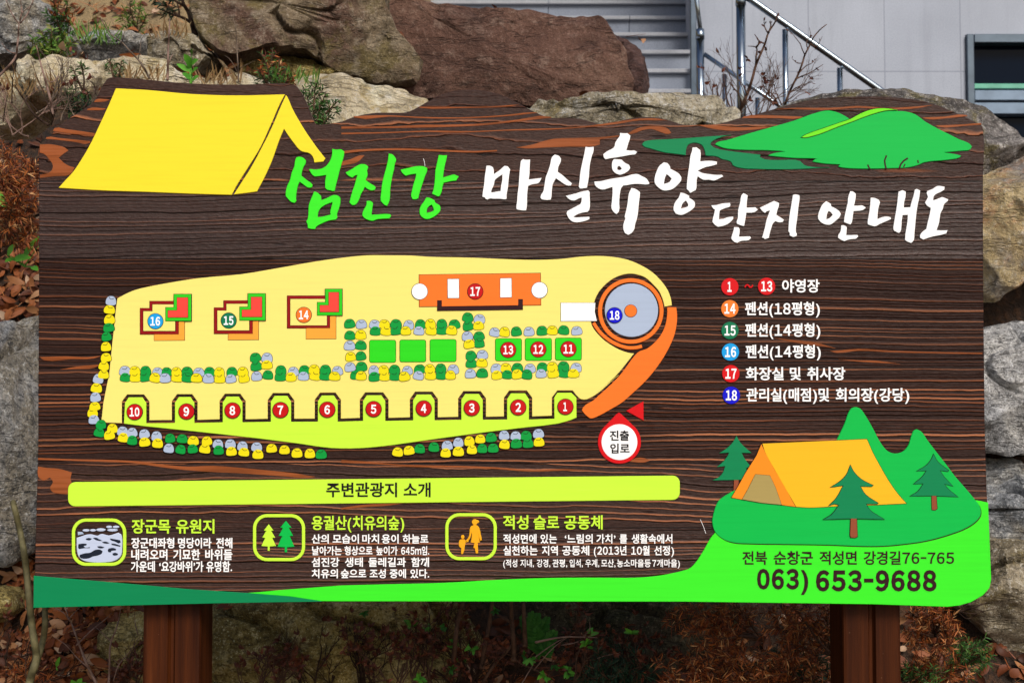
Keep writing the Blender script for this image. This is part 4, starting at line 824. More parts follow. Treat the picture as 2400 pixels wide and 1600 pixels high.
# ---- granite building: stairs, wall, window, railings
def granite(name, c0, c1, joints):
    m, t, b = new_mat(name); n = N(t); tc = n('TexCoord').outputs['Object']; xyz = n('SeparateXYZ', {0: tc})
    v = n('CombineXYZ', {0: xyz.outputs[0], 1: xyz.outputs[2], 2: 0.0}).outputs[0]
    f = n.noise(tc, 160, 3, .75); g = n.noise(tc, 1.3, 4, .6); s = n.noise(n.scaled(tc, (9, 9, .8)), 1, 3, .6)
    c = n.ramp(f, [(.35, c0), (.65, c1)])
    c = n.mix(n.m('MULTIPLY', n.ramp(g, [(.35, 1.0), (.65, 0.0)]), .35), c, tuple(v_ * .62 for v_ in c0))
    c = n.mix(n.m('MULTIPLY', n.ramp(s, [(.5, 0.0), (.72, 1.0)]), .25), c, tuple(v_ * .6 for v_ in c0))
    if joints:
        br = n('TexBrick', {'Vector': n.scaled(v, (1, 1, 1), (*joints[2:], 0)), 'Color1': (1, 1, 1, 1), 'Color2': (.93, .94, .96, 1), 'Mortar': (.66, .67, .70, 1), 'Scale': 1.0, 'Mortar Size': .004, 'Mortar Smooth': .2, 'Brick Width': joints[0], 'Row Height': joints[1]}, offset=0.0)
        c = n.mix(1.0, c, br.outputs['Color'], 'MULTIPLY')
    t.links.new(c, b.inputs['Base Color']); b.inputs['Roughness'].default_value = .6; return m
YS = 4.9
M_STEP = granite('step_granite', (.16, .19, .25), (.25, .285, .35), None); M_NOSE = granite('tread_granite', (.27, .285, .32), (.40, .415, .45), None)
zb = W(1200, 236, YS).z; xl, xr = W(880, 100, YS).x, W(1618, 100, 4.9).x
stair = empty('granite_staircase', (.2, YS - .5, terr(0, YS) - .4), 'blue grey granite outdoor stairs rising behind the huge brown boulder', 'stairs')
def box(mb, x0, x1, y0, y1, z0, z1, m, ch=.004):
    bm = bmesh.new(); bmesh.ops.create_cube(bm, size=1)
    for v in bm.verts: v.co = Vector(((x0 + x1) / 2 + v.co.x * (x1 - x0), (y0 + y1) / 2 + v.co.y * (y1 - y0), (z0 + z1) / 2 + v.co.z * (z1 - z0)))
    if ch: bmesh.ops.bevel(bm, geom=bm.edges[:], offset=ch, segments=1, affect='EDGES')
    bm.verts.index_update(); mb.add([v.co.copy() for v in bm.verts], [[v.index for v in f.verts] for f in bm.faces], m); bm.free()
rise, tread = .182, .28
for k in range(-3, 19):
    z0 = zb + k * rise; y = YS + k * tread; mb = MB()
    sh = k * tread * .125                     # the flight runs a little to the right as it climbs
    edges = [xl]
    e = xl + .9 + (.55 if k % 2 else 0)
    while e < xr - .3: edges.append(e); e += 1.55
    edges.append(xr)
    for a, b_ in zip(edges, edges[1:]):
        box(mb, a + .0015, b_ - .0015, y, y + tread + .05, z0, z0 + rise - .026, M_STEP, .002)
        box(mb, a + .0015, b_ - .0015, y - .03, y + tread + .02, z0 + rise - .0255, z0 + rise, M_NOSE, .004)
    for i_ in range(len(mb.v)): mb.v[i_] = mb.v[i_] + Vector((sh, 0, 0))
    mb.build('step', stair)
YW = 5.15
wx0, wx1 = W(1627, 100, YW).x, W(2950, 100, YW).x
ow0, ow1 = W(2262, 100, YW).x, W(2760, 100, YW).x; oz1 = W(2300, 82, YW).z; oz0 = W(2300, 420, YW).z
M_WALL = granite('wall_granite', (.31, .345, .415), (.43, .465, .535), (.458, .86, ((wx0 + wx0) / 2 - W(1894, 0, 5.15).x) + .458 * 9 + (W(2950, 100, 5.15).x - wx0) / 2, .86 * 4 + 2.6 - W(0, 168, 5.15).z))
mb = MB(); ytop = 6.5
for a, b_, c, d in ((wx0, ow0, 2.6, ytop), (ow1, wx1, 2.6, ytop), (ow0, ow1, oz1, ytop), (ow0, ow1, 2.6, oz0)): box(mb, a, b_, YW, YW + .4, c, d, M_WALL, 0)
wall = tag(mb.build('building_wall', origin=((wx0 + wx1) / 2, YW, 2.6)), 'pale grey granite panelled building wall behind the steel railings', 'wall')
# window: steel frame, dark panes, transom, green bar as painted reflection of the glass edge, lower panels
M_STEEL = plain('blue_steel_frame', (.085, .115, .15), .35, .5, .6, .2, 8); M_GL, t_, b_ = new_mat('dark_window_glass')
b_.inputs['Base Color'].default_value = (.001, .005, .014, 1); b_.inputs['Roughness'].default_value = .08; b_.inputs['Specular IOR Level'].default_value = .06
M_SILL = plain('blue_grey_sill', (.15, .21, .29), .4, .5, .3, .25, 6); M_EDGE = plain('green_edge_reflection', (.12, .42, .30), .3, .5, 0, .2, 9)
win = empty('window', (ow0, YW, oz0), 'dark window with a steel frame in the granite wall at the top right', 'window')
zt = lambda py: W(2300, py, YW).z
mb = MB(); fw = .045
box(mb, ow0 + .002, ow0 + fw, YW - .03, YW + .10, oz0, oz1 - .002, M_STEEL); box(mb, ow0 + fw + .001, ow1 - fw - .001, YW - .03, YW + .10, zt(103), oz1 - .002, M_STEEL); box(mb, ow1 - fw, ow1 - .002, YW - .03, YW + .10, oz0, oz1 - .002, M_STEEL); mb.build('frame', win)
mb = MB(); box(mb, ow0 + fw + .001, ow1 - fw - .001, YW + .06, YW + .075, zt(212), zt(103) - .001, M_GL, 0); mb.build('pane', win)
mb = MB(); box(mb, ow0 + fw + .001, ow1 - fw - .001, YW + .0, YW + .058, zt(208), zt(196), M_EDGE, .003); mb.build('edge_reflection', win)  # reflection along the glass, painted as a solid green bar
mb = MB(); box(mb, ow0 + fw + .001, ow1 - fw - .001, YW - .02, YW + .09, zt(237), zt(213), M_SILL); mb.build('transom', win)
mb = MB(); box(mb, ow0 + fw + .001, ow1 - fw - .001, YW - .01, YW + .08, zt(268), zt(241), M_SILL); mb.build('lower_panel', win)
mb = MB(); box(mb, ow0 + fw + .001, ow1 - fw - .001, YW + .06, YW + .08, oz0, zt(269), M_GL, 0); mb.build('lower_pane', win)
# chrome railings descending to the right
M_CH, t_, b_ = new_mat('polished_steel'); b_.inputs['Base Color'].default_value = (.30, .36, .42, 1); b_.inputs['Metallic'].default_value = 1; b_.inputs['Roughness'].default_value = .16
def tube(mb, pts, r0, r1=None, m=None, n=6, cap=True):
    r1 = r0 if r1 is None else r1; pts = [Vector(p) for p in pts]; k = len(pts); vs = []; fs = []; up = Vector((.3, .9, .2))
    for i, p in enumerate(pts):
        d = (pts[min(k - 1, i + 1)] - pts[max(0, i - 1)]).normalized(); a = d.cross(up)
        if a.length < .05: a = d.cross(Vector((1, 0, 0)))
        a.normalize(); b = d.cross(a); r = r0 + (r1 - r0) * i / max(1, k - 1)
        for j in range(n): t = 2 * math.pi * j / n; vs.append(p + (a * math.cos(t) + b * math.sin(t)) * r)
    for i in range(k - 1):
        for j in range(n): q = (j + 1) % n; fs.append((i * n + j, i * n + q, (i + 1) * n + q, (i + 1) * n + j))
    if cap: fs += [tuple(range(n))[::-1], tuple(range((k - 1) * n, k * n))]
    mb.add(vs, fs, m, True)
def pxl(tr, s, Y): return [W(x, y, Y) for x, y in tr(P(s))]
def railing(label, Y, posts, rail, rr, pr, balus, br):
    z = lambda x: W(x, 300, Y).z
    o = empty('stair_railing', tuple(W(rail[0][0], 420, Y)), label, 'railing', 'steel stair railings')
    zf = terr(0, Y) - .3
    for (x, yt, up) in posts:
        p = W(x, yt, Y); mb = MB(); tube(mb, [(p.x, Y, zf), p], pr, pr, M_CH, 20); mb.build('post', o)
        mb = MB(); tube(mb, [p + Vector((0, 0, .001)), p + Vector((0, 0, .025)), p + Vector((0, 0, .055))], pr * 1.18, pr * 1.05, M_CH, 20); mb.build('collar', o)
        if up: mb = MB(); tube(mb, [p + Vector((0, 0, .056)), p + Vector((-.03, .2, .6))], rr * 1.0, rr * 1.0, M_CH, 18); mb.build('upper_rail', o)
    mb = MB(); tube(mb, [W(x, y, Y) for x, y in rail], rr, rr, M_CH, 20); mb.build('handrail', o)
    for x, y in balus:
        p = W(x, y, Y); mb = MB(); tube(mb, [(p.x, Y, zf), p], br, br, M_CH, 16); mb.build('baluster', o)
railing('thick polished steel railing on the tall post, sloping down in front of the granite wall', 3.9, [(1736, 14, False)], [(1740, -12), (1760, 0), (2056, 207), (2300, 378)], .0178, .0238, [(1840, 70), (1968, 160), (2110, 260)], .0150)
railing('thinner lower steel railing starting at the post beside the stairs', 4.55, [(1641, 92, True)], [(1650, 127), (1812, 238), (2000, 367)], .0128, .0225, [(1698, 175), (1775, 230)], .0135)
tag(None or (lambda mb: (box(mb, W(1616, 0, 4.86).x, W(1630, 0, 4.86).x, 4.82, 4.86, 2.6, 6.5, M_STEEL, .004), mb.build('steel_post', origin=(W(1623, 0, 4.86).x, 4.84, 2.6)))[1])(MB()), 'slim blue grey steel upright between the stairs and the granite wall', 'post')
# ---- plants
RG = random.Random(11)
def rv(s=1.0): return Vector((RG.uniform(-s, s), RG.uniform(-s, s), RG.uniform(-s, s)))
M_BARK = plain('grey_brown_bark', (.13, .095, .07), .8, .2, 0, .4, 40); M_TWIG = plain('brown_twig_bark', (.085, .045, .028), .8, .2, 0, .4, 60)
M_OLIVE = plain('olive_stem_bark', (.115, .10, .045), .7, .3, 0, .45, 35); M_DTWIG = plain('dark_twig_bark', (.035, .019, .012), .85, .2, 0, .4, 60)
M_RTWIG = plain('pinkish_twig_bark', (.21, .13, .10), .7, .3, 0, .3, 50)
M_DEAD = leafy('dry_rust_needles', [(0, (.07, .013, .004)), (.45, (.24, .052, .009)), (.82, (.44, .13, .024)), (1, (.64, .36, .15))])
M_NEED = leafy('green_needles', [(0, (.016, .062, .012)), (.6, (.035, .115, .016)), (1, (.09, .19, .03))])
M_DNEED = leafy('dark_green_needles', [(0, (.006, .026, .013)), (1, (.018, .060, .024))])
M_BRIGHT = leafy('spring_green_leaves', [(0, (.06, .24, .02)), (1, (.14, .40, .04))], .45)
M_FERN = leafy('fern_green', [(0, (.02, .11, .012)), (1, (.05, .19, .02))])
M_YG = leafy('yellow_green_tufts', [(0, (.05, .14, .015)), (.7, (.12, .22, .03)), (1, (.30, .26, .06))])
M_LIT = leafy('dead_leaves', [(0, (.05, .015, .006)), (.35, (.14, .035, .009)), (.7, (.29, .085, .02)), (.9, (.38, .18, .075)), (1, (.48, .34, .23))], .6)
M_BUD = leafy('dried_buds', [(0, (.07, .018, .010)), (1, (.17, .05, .02))])
def needle(mb, p, d, L, wd, m):
    d = d.normalized(); s = d.cross(rv()).normalized() * wd / 2; q = p + d * L * .55 + Vector((0, 0, -.04 * L))
    mb.add([p - s * .6, p + s * .6, q + s, p + d * L + Vector((0, 0, -.12 * L)), q - s], [(0, 1, 2, 4), (4, 2, 3)], m)
def leaf(mb, p, d, up, L, wd, m, curl=.3, fold=.25):
    d = d.normalized(); s = d.cross(up)
    if s.length < .05: s = d.cross(Vector((1, 0, 0)))
    s.normalize(); u = s.cross(d).normalized(); K = 5; vs = []; fs = []
    for i in range(K + 1):
        t = i / K; ww = wd * (math.sin(math.pi * min(1, t * .93 + .05)) ** .8) / 2; c = p + d * L * t + u * (curl * L * (t - t * t * 1.6))
        vs += [c - s * ww + u * fold * ww, c, c + s * ww + u * fold * ww]
    for i in range(K): o = i * 3; fs += [(o, o + 1, o + 4, o + 3), (o + 1, o + 2, o + 5, o + 4)]
    mb.add(vs, fs, m, True)
def wig(a, b, n=6, amp=.05, sag=0):
    a, b = Vector(a), Vector(b); L = (b - a).length; r1, r2 = rv(), rv()
    return [a + (b - a) * (i / n) + (r1 * math.sin(math.pi * i / n) + r2 * math.sin(2 * math.pi * i / n) * .5) * amp * L + Vector((0, 0, sag * L * math.sin(math.pi * i / n))) for i in range(n + 1)]
def along(pts, t):
    k = min(len(pts) - 2, int(t * (len(pts) - 1))); f = t * (len(pts) - 1) - k
    return pts[k].lerp(pts[k + 1], f), (pts[k + 1] - pts[k]).normalized()
def done(name, base, label, cat, group, **parts):
    o = empty(name, base, label, cat, group)
    for k, mb in parts.items():
        if mb.v: mb.build(k, o)
    return o
def sprig(st, nd, pts, mat, L, dens, wd, m_stem, r=.0022, flat=False):
    tube(st, pts, r, r * .4, m_stem, 4)
    tot = sum((b - a).length for a, b in zip(pts, pts[1:])); n = int(tot * dens)
    for i in range(n):
        p, d = along(pts, (i + .5) / n * .98 + .01); s = d.cross(Vector((0, -1, .3)) if flat else rv())
        if s.length < .05: continue
        s = s.normalized() * (1 if i % 2 else -1); needle(nd, p, s + d * RG.uniform(.35, .9) + rv(.18), L * RG.uniform(.7, 1.1), wd, mat)
def conifer(label, base, Y, tips, mat=M_NEED, L=.022, dens=330, wd=.0040, side=7, name='conifer_sprig', cat='conifer', group=None, mstem=M_TWIG, tip_mat=None, spread=.4, dy=.12):
    b = W(*base, Y); st, nd = MB(), MB()
    for (x, y) in tips:
        t = W(x, y, Y - RG.uniform(-.3, 1) * dy); main = wig(b, t, 7, .07, RG.uniform(-.03, .10)); sprig(st, nd, main[3:], mat, L, dens * .7, wd, mstem); tube(st, main, .004, .0012, mstem, 5)
        Lm = (t - b).length
        for k in range(side):
            f = .25 + .72 * (k + RG.random()) / side; p, d = along(main, f); sd = d.cross(Vector((0, -1, 0)) + rv(.5)).normalized() * (1 if k % 2 else -1)
            q = p + (d * .75 + sd * .8 + rv(.25)) * Lm * spread * (1.15 - f) * RG.uniform(.6, 1.1)
            mt = tip_mat if tip_mat and (f > .55) else mat
            sprig(st, nd, wig(p, q, 4, .08, -.04), mt, L, dens, wd, mstem, .0016)
    return done(name, b, label, cat, group, stem=st, needles=nd)
def traced(label, tr, lines, Y, r, name, cat, m=M_BARK, group=None, buds=0, jig=.03, taper=.35):
    st, bd = MB(), MB(); first = None
    for li, s in enumerate(lines):
        raw = tr(P(s)); raw = raw[::-1] if raw[0][1] < raw[-1][1] and li == 0 else raw
        raw = curve(raw, 4, 170, closed=False); yo = 0 if li == 0 else RG.uniform(-jig, jig)
        pts = [W(x, y, Y + yo * i / len(raw) + .012 * math.sin(i * .9 + li)) for i, (x, y) in enumerate(raw)]
        rr = r if li == 0 else r * RG.uniform(.4, .62); lo = pts[0].z < pts[-1].z
        pts = pts if lo else pts[::-1]
        if first is None: first = pts[0].copy()
        tube(st, pts, rr, rr * taper, m, 7 if r > .006 else 5)
        for k in range(buds): p, d = along(pts, RG.uniform(.2, 1)); leaf(bd, p, d + rv(.8), rv(), RG.uniform(.008, .016), .006, M_BUD)
    return done(name, first, label, cat, group, stem=st, buds=bd)
def shrub(label, base, Y, n, H, lean=(0, 0), m=M_DTWIG, name='bare_shrub', group='leafless shrubs', depth=3, r=.004, buds=.5, spread=.55, leaves=None):
    st, bd, lf = MB(), MB(), MB(); b = W(*base, Y)
    def go(p, d, L, r, lv):
        q = p + d * L; pts = wig(p, q, 5, .10); tube(st, pts, r, r * .5, m, 4 if lv > 1 else 5, False)
        if lv >= depth:
            if RG.random() < buds:
                for _ in range(4): leaf(bd, q, d + rv(1), rv(), RG.uniform(.010, .022), .008, M_BUD, .5)
            if leaves and RG.random() < leaves[1]:
                for _ in range(3): leaf(lf, q, d + rv(.8), Vector((0, -1, 1)), RG.uniform(.02, .034), .014, leaves[0], .2)
            return
        for k in range(RG.choice((2, 3, 3))):
            pp, dd = along(pts, RG.uniform(.35, 1)); nd_ = (dd + rv(spread) * 1.2 + Vector((0, 0, .12))).normalized(); go(pp, nd_, L * RG.uniform(.55, .8), r * .62, lv + 1)
    for i in range(n):
        d = (Vector((lean[0], lean[1], 1)) + rv(.65) * Vector((1, .5, .3)).length).normalized(); d.y *= .5; go(b + Vector((RG.uniform(-.04, .04), RG.uniform(-.03, .03), -.02)), d.normalized(), H * RG.uniform(.45, .7), r, 0)
    return done(name, b, label, 'shrub', group, stems=st, dried_leaves=bd, leaves=lf)
# dry twigs at the left, in front of the pale rocks
traced('thin forked grey twig rising past the top left corner', K1, ['-10,520 60,450 105,390 118,310 125,240 128,175 135,150', '130,165 90,110 65,60 45,10 35,-40', '135,150 150,90 165,75 210,40 240,-30', '140,158 185,100 215,30 230,-20', '105,365 60,350 10,295', '150,90 145,40 130,-30'], .62, .0042, 'bare_twig', 'twig', M_RTWIG, 'bare twigs at the left edge')
traced('pale straight twig with a bright cut tip, left of the painted tent', K1, ['248,312 268,400 300,520 325,610 345,690 358,780', '300,520 350,560 400,520'], .5, .0046, 'bare_twig', 'twig', M_RTWIG, 'bare twigs at the left edge')
traced('long grey twig slanting down to the top edge of the painted tent', K1, ['1015,535 985,470 940,408 880,345 830,290 760,240 720,190 682,120', '830,285 850,215', '940,408 955,330 962,270 1000,215 1020,165'], .75, .0033, 'bare_twig', 'twig', M_BARK, 'bare twigs above the painted tent')
traced('upright cut twig above the middle of the painted tent', K1, ['1140,545 1142,440 1145,330 1150,230 1156,125', '1142,440 1175,370'], .8, .0044, 'bare_twig', 'twig', M_RTWIG, 'bare twigs above the painted tent')
traced('thin twig standing against the olive brown boulder', K1, ['1622,560 1620,460 1612,330 1605,200 1585,120', '1620,500 1560,400 1530,380', '1622,470 1680,440 1740,410'], .85, .0026, 'bare_twig', 'twig', M_BARK, 'bare twigs above the painted tent')
traced('dark curved twigs bending under the top left of the board', K1, ['330,850 240,790 180,700 130,630 100,575', '340,830 270,770 200,690 150,600', '350,850 385,720 398,600 405,520', '360,800 300,640 250,520 210,400', '560,745 600,680 590,600', '650,640 640,580 600,540', '80,700 85,560 100,440 118,370', '20,830 40,700 55,640'], .45, .0040, 'bare_twig', 'twig', M_DTWIG, 'bare twigs at the left edge')
traced('crossing pale twigs over the dead leaves at the left edge', K1, ['260,1395 215,1340 130,1250 45,1180', '265,1410 190,1400 120,1350 75,1290 70,1240', '150,1500 180,1420 205,1340', '265,1340 200,1300', '265,1330 210,1390'], .42, .0034, 'bare_twig', 'twig', M_RTWIG, 'bare twigs at the left edge')
# olive stems at the lower left
traced('thick olive green stem in front of the lower left corner of the board', K6, ['190,1600 220,1490 247,1400 235,1290 214,1150 196,960 172,740 150,600 112,430 88,335'], .12, .0098, 'young_tree', 'tree stem', M_OLIVE, taper=.72)
traced('second olive stem under the lower left corner of the board', K6, ['235,1480 262,1380 292,1280 306,1170 306,1060 300,960'], .16, .0085, 'young_tree', 'tree stem', M_OLIVE, taper=.8)
traced('reddish brown forked twig between the olive stems and left post', K6, ['655,1568 600,1460 560,1360 515,1240 485,1160 465,1125', '465,1130 440,1095 375,1055', '470,1130 500,1095 545,1050', '465,1125 450,1060', '600,1460 520,1390 450,1310 370,1255', '520,1310 590,1240 650,1185 720,1130 760,1090'], .3, .0042, 'bare_twig', 'twig', M_RTWIG, 'twigs under the board')
traced('thin twig pair in front of the yellow boulder by the left post', K6, ['740,1568 745,1450 752,1300 790,1200 810,1130 822,1050', '752,1280 700,1230 655,1190', '770,1560 810,1440 870,1370 920,1300 958,1240', '810,1440 760,1400', '940,1240 920,1160 915,1080'], .3, .0032, 'bare_twig', 'twig', M_RTWIG, 'twigs under the board')
# bare shrubs at the right, above the board
traced('leafless branching shrub in front of the thick steel post', K3, ['375,805 405,720 440,640 470,550 500,440 530,370 560,300 582,228 630,150 650,95', '497,450 500,380 502,325 485,318 445,315', '500,325 520,290 490,235', '582,228 560,190 553,140', '585,225 600,170 590,150', '640,125 652,98', '560,300 520,280 505,265', '405,720 380,640 345,600 320,560', '375,805 310,700 290,600 280,540', '340,760 330,680 320,640', '300,800 240,650 235,580', '440,640 420,600 400,560'], 1.45, .0062, 'bare_shrub', 'shrub', M_TWIG, 'leafless shrubs', 3)
traced('finer leafless shrub right of the thick steel post', K3, ['690,745 705,690 722,640 755,570 790,500 815,430 832,375 860,320 885,265 915,225 950,190 980,168', '832,375 815,340 800,300 770,260 740,225 700,200', '850,340 845,280 870,245 862,190', '875,300 905,320 935,280 950,248', '790,500 840,450 880,430 910,400', '770,540 810,520 860,500 910,470 955,440', '722,640 770,600 830,575 880,560', '815,430 780,430 745,400', '690,745 640,640 625,590 645,545', '660,730 610,640 560,600 530,500', '640,700 580,640 520,590', '705,690 740,690 790,650 900,620', '660,720 600,690 540,650'], 1.5, .0048, 'bare_shrub', 'shrub', M_TWIG, 'leafless shrubs', 3)
traced('low tangle of thin twigs on the speckled rock left of the shrubs', K3, ['280,830 220,760 150,720 90,700', '180,840 120,780 60,740 50,680', '100,845 60,800 20,740', '300,820 310,740 300,660 330,600', '240,830 200,740 190,690', '420,790 430,740 400,690', '340,790 270,730 230,700'], 1.3, .0030, 'bare_shrub', 'shrub', M_DTWIG, 'leafless shrubs')
traced('dark curved roots sticking out under the green right corner', K8, ['1870,1080 1960,1060 2040,1030 2110,1020', '1870,1080 1950,1020 2010,1005', '1870,1080 1980,1095 2060,1075 2140,1060', '1870,1080 1940,1130 2000,1095', '1870,1080 1930,1040 1990,1060 2050,1085'], .5, .0035, 'bare_twig', 'twig', M_DTWIG, 'twigs under the board')
shrub('fine leafless twigs fanning up between the two taller bare shrubs', (1795, 262), 1.42, 7, .20, (.1, 0), M_TWIG, buds=.1, r=.0022, spread=.5)
shrub('small leafless twigs on the speckled rock below the thin railing', (1700, 275), 1.36, 7, .17, (-.15, 0), M_TWIG, buds=.1, r=.0020, spread=.5)
for x_, y_, Y_, H_, k_ in ((30, 300, .6, .20, 'in front of the weathered rock at the left edge'), (95, 250, .7, .16, 'below the blocky pale rock at upper left'), (-10, 420, .55, .18, 'behind the rust orange branch at the far left'), (170, 270, .62, .14, 'close to the upper left corner of the board'), (75, 470, .52, .12, 'just left of the board below the rust orange branch')):
    shrub('fine dry twigs ' + k_, (x_, y_), Y_, 4, H_, (RG.uniform(-.2, .3), 0), M_RTWIG if Y_ < .61 else M_BARK, name='dry_shrub', group='dry twigs at the left edge', buds=.08, r=.0024, spread=.6)
def tuft(label, base, Y, n, H, m):
    b = W(*base, Y); lf = MB()
    for _ in range(n):
        d = Vector((RG.uniform(-.8, .8), RG.uniform(-.6, .3), 1)).normalized(); leaf(lf, b + Vector((RG.uniform(-.07, .07), RG.uniform(-.05, .05), -.01)), d, Vector((0, -1, .2)), H * RG.uniform(.5, 1), .0045, m, RG.uniform(-.5, .2), .2)
    done('grass_tuft', b, label, 'grass tuft', 'grass tufts behind the board', blades=lf)
M_STRAW = leafy('dry_straw', [(0, (.16, .085, .03)), (.6, (.30, .19, .08)), (1, (.40, .30, .15))])
for x_, y_, Y_, H_, m_, k_ in ((25, 225, .9, .12, M_STRAW, 'straw coloured dry grass on the weathered rock at the left edge'), (110, 215, .9, .09, M_STRAW, 'straw coloured dry grass in the gap left of the pale blocky rock'), (335, 185, .95, .07, M_STRAW, 'short dry grass above the painted tent'), (520, 190, .98, .07, M_STRAW, 'short dry grass right of the green sprout'), (230, 95, 1.6, .10, M_YG, 'green grass behind the pale rocks at upper left'), (395, 90, 1.6, .09, M_STRAW, 'dry grass behind the small grey brown stone'), (690, 190, 1.0, .07, M_YG, 'green grass beside the notch of the board'), (10, 560, .5, .10, M_STRAW, 'dry grass among the dead leaves at the left edge')):
    tuft(k_, (x_, y_), Y_, 34, H_, m_)
conifer('dense dark conifer sprig hugging the upper left slope of the board', (225, 300), .72, [(165, 225), (195, 230), (225, 232), (205, 250), (180, 255)], M_DNEED, side=7)
# conifers around the painted tent
conifer('dark green conifer sprig left of the painted tent', (206, 275), .82, [(150, 205), (175, 196), (205, 215), (160, 240), (215, 235), (185, 225)], M_NEED, side=6)
conifer('small upright conifer shoot on the pale rock left of the painted tent', (194, 215), .86, [(190, 148), (168, 158)], M_NEED, side=3, spread=.3, dens=420)
conifer('drooping conifer sprig just above the painted tent', (270, 200), .86, [(252, 140), (285, 142), (262, 165)], M_NEED, side=4)
conifer('conifer seedling with rust orange upper needles under the olive brown boulder', (645, 225), .98, [(612, 125), (640, 112), (655, 140), (605, 165), (685, 180), (670, 160)], M_NEED, side=7, tip_mat=M_DEAD)
conifer('green conifer in the notch right of the painted tent', (735, 335), .75, [(712, 205), (740, 195), (765, 215), (795, 235), (722, 255), (775, 270), (752, 240)], M_NEED, side=8)
# blurred tufts further back
conifer('fuzzy green tuft in front of the top left boulder', (122, 150), 1.55, [(70, 92), (95, 72), (120, 62), (150, 78), (175, 95), (85, 110), (160, 112), (135, 90)], M_YG, .03, 300, .006, 6, 'green_tuft', 'plant')
conifer('small conifer with orange top at the top edge, left of the sandy boulder', (145, 110), 2.2, [(125, -20), (140, -30), (160, 0), (150, 30), (165, 40)], M_NEED, .03, 280, .006, 6, tip_mat=M_DEAD)
conifer('sparse green sprig in front of the sandy boulder', (320, 85), 2.3, [(290, 20), (305, -10), (330, 5), (345, 35), (300, 48)], M_YG, .03, 190, .006, 5, 'green_tuft', 'plant')
traced('dark crooked little tree stem beside the olive brown boulder', K1, ['1330,245 1310,170 1285,90 1250,30 1225,-60', '1310,160 1240,120 1160,95 1080,60', '1285,90 1330,30 1345,-40', '1250,40 1180,0 1120,-40'], 1.95, .012, 'young_tree', 'tree stem', M_DTWIG)
conifer('dark green twiggy foliage hanging above the sandy boulder', (420, 40), 2.0, [(370, 10), (390, 25), (350, -15), (400, -20)], M_DNEED, .03, 240, .006, 5, 'green_tuft', 'plant')
# spring leaves
def leafplant(label, base, Y, ls, m=M_BRIGHT, name='leafy_plant', stem=True, group=None):
    b = W(*base, Y); st, lf = MB(), MB()
    for (x0, y0, x1, y1, wd) in ls:
        p, q = W(x0, y0, Y), W(x1, y1, Y - .03); L = (q - p).length
        leaf(lf, p, q - p, Vector((0, -1, .4)) + rv(.25), L, wd * .00105 * (Y + D) / D, m, .12, .2)
        if stem: tube(st, wig(b, p, 4, .06), .0022, .0014, M_BRIGHT, 4)
    return done(name, b, label, 'plant', group, stem=st, leaves=lf)
leafplant('bright green sprout with round leaves above the painted tent', (447, 205), .88, [(447, 150, 432, 128, 16), (448, 150, 462, 140, 14), (450, 130, 449, 115, 8), (446, 168, 415, 150, 13), (449, 172, 462, 158, 14), (447, 185, 428, 172, 16), (450, 190, 464, 178, 14), (447, 160, 438, 140, 13)])
leafplant('long bright green leaves lying on the dead leaves at the left edge', (58, 625), .48, [(52, 612, 88, 553, 17), (30, 608, 70, 602, 20), (36, 606, 12, 612, 15), (18, 598, 34, 572, 15), (74, 625, 88, 632, 14), (86, 580, 94, 575, 12)])
leafplant('single green leaf poking in at the left edge', (-14, 500), .4, [(-12, 445, 14, 486, 22)])
leafplant('tiny green leaf on the litter between the olive stems and yellow boulder', (134, 1570), .3, [(132, 1562, 139, 1540, 9)])
leafplant('clover like round green leaves at the bottom edge', (182, 1625), .3, [(180, 1612, 168, 1594, 17), (182, 1612, 190, 1590, 18), (184, 1614, 200, 1600, 16)])
# fern
def fern():
    b = W(1262, 1545, .55); st, lf = MB(), MB()
    for (x, y) in ((1222, 1440), (1245, 1432), (1262, 1436), (1285, 1445), (1302, 1478), (1292, 1510), (1272, 1520), (1255, 1470)):
        mn = wig(b, W(x, y, .5), 9, .06, .1); tube(st, mn, .002, .001, M_FERN, 4)
        for k in range(22):
            p, d = along(mn, .25 + .74 * k / 22); s = d.cross(Vector((0, -1, .2))).normalized() * (1 if k % 2 else -1)
            leaf(lf, p, s + d * .5 + rv(.12), Vector((0, -1, .5)), .030 * (1.1 - k / 26), .010, M_FERN, .1)
    done('fern', b, 'green fern in the dark gap under the middle of the board', 'fern', None, stem=st, fronds=lf)
fern()
for x, y, k in ((1042, 1468, 'left of the fern'), (1225, 1535, 'below the fern'), (1300, 1560, 'right below the fern'), (1060, 1568, 'at the bottom edge left of the fern'), (852, 1435, 'just under the board left of the fern'), (1160, 1430, 'near the dark vertical stems')):
    leafplant('little green leaves among the dark twigs, ' + k, (x, y + 40), .38, [(x + RG.uniform(-4, 4), y + RG.uniform(-4, 4), x + 11 * math.cos(a_), y + 11 * math.sin(a_), 6) for a_ in (RG.uniform(0, 6.28) for _ in range(5))], M_FERN, stem=False, group='leaf tufts under the board')
for x, y, k in ((1240, 1545, 'below the fern, beside a dark stem'), (1275, 1585, 'at the bottom edge under the fern'), (1330, 1575, 'at the bottom edge right of the fern'), (1105, 1520, 'between the dark stems'), (985, 1590, 'at the bottom edge among dark twigs'), (1375, 1510, 'beside the pale crossing twigs'), (1480, 1480, 'at the left end of the rust needles')):
    leafplant('small bright leaves ' + k, (x, y + 40), .36, [(x + RG.uniform(-6, 6), y + RG.uniform(-6, 6), x + 16 * math.cos(a_), y + 14 * math.sin(a_), 8) for a_ in (RG.uniform(0, 6.28) for _ in range(6))], M_BRIGHT, stem=False, group='leaf tufts under the board')
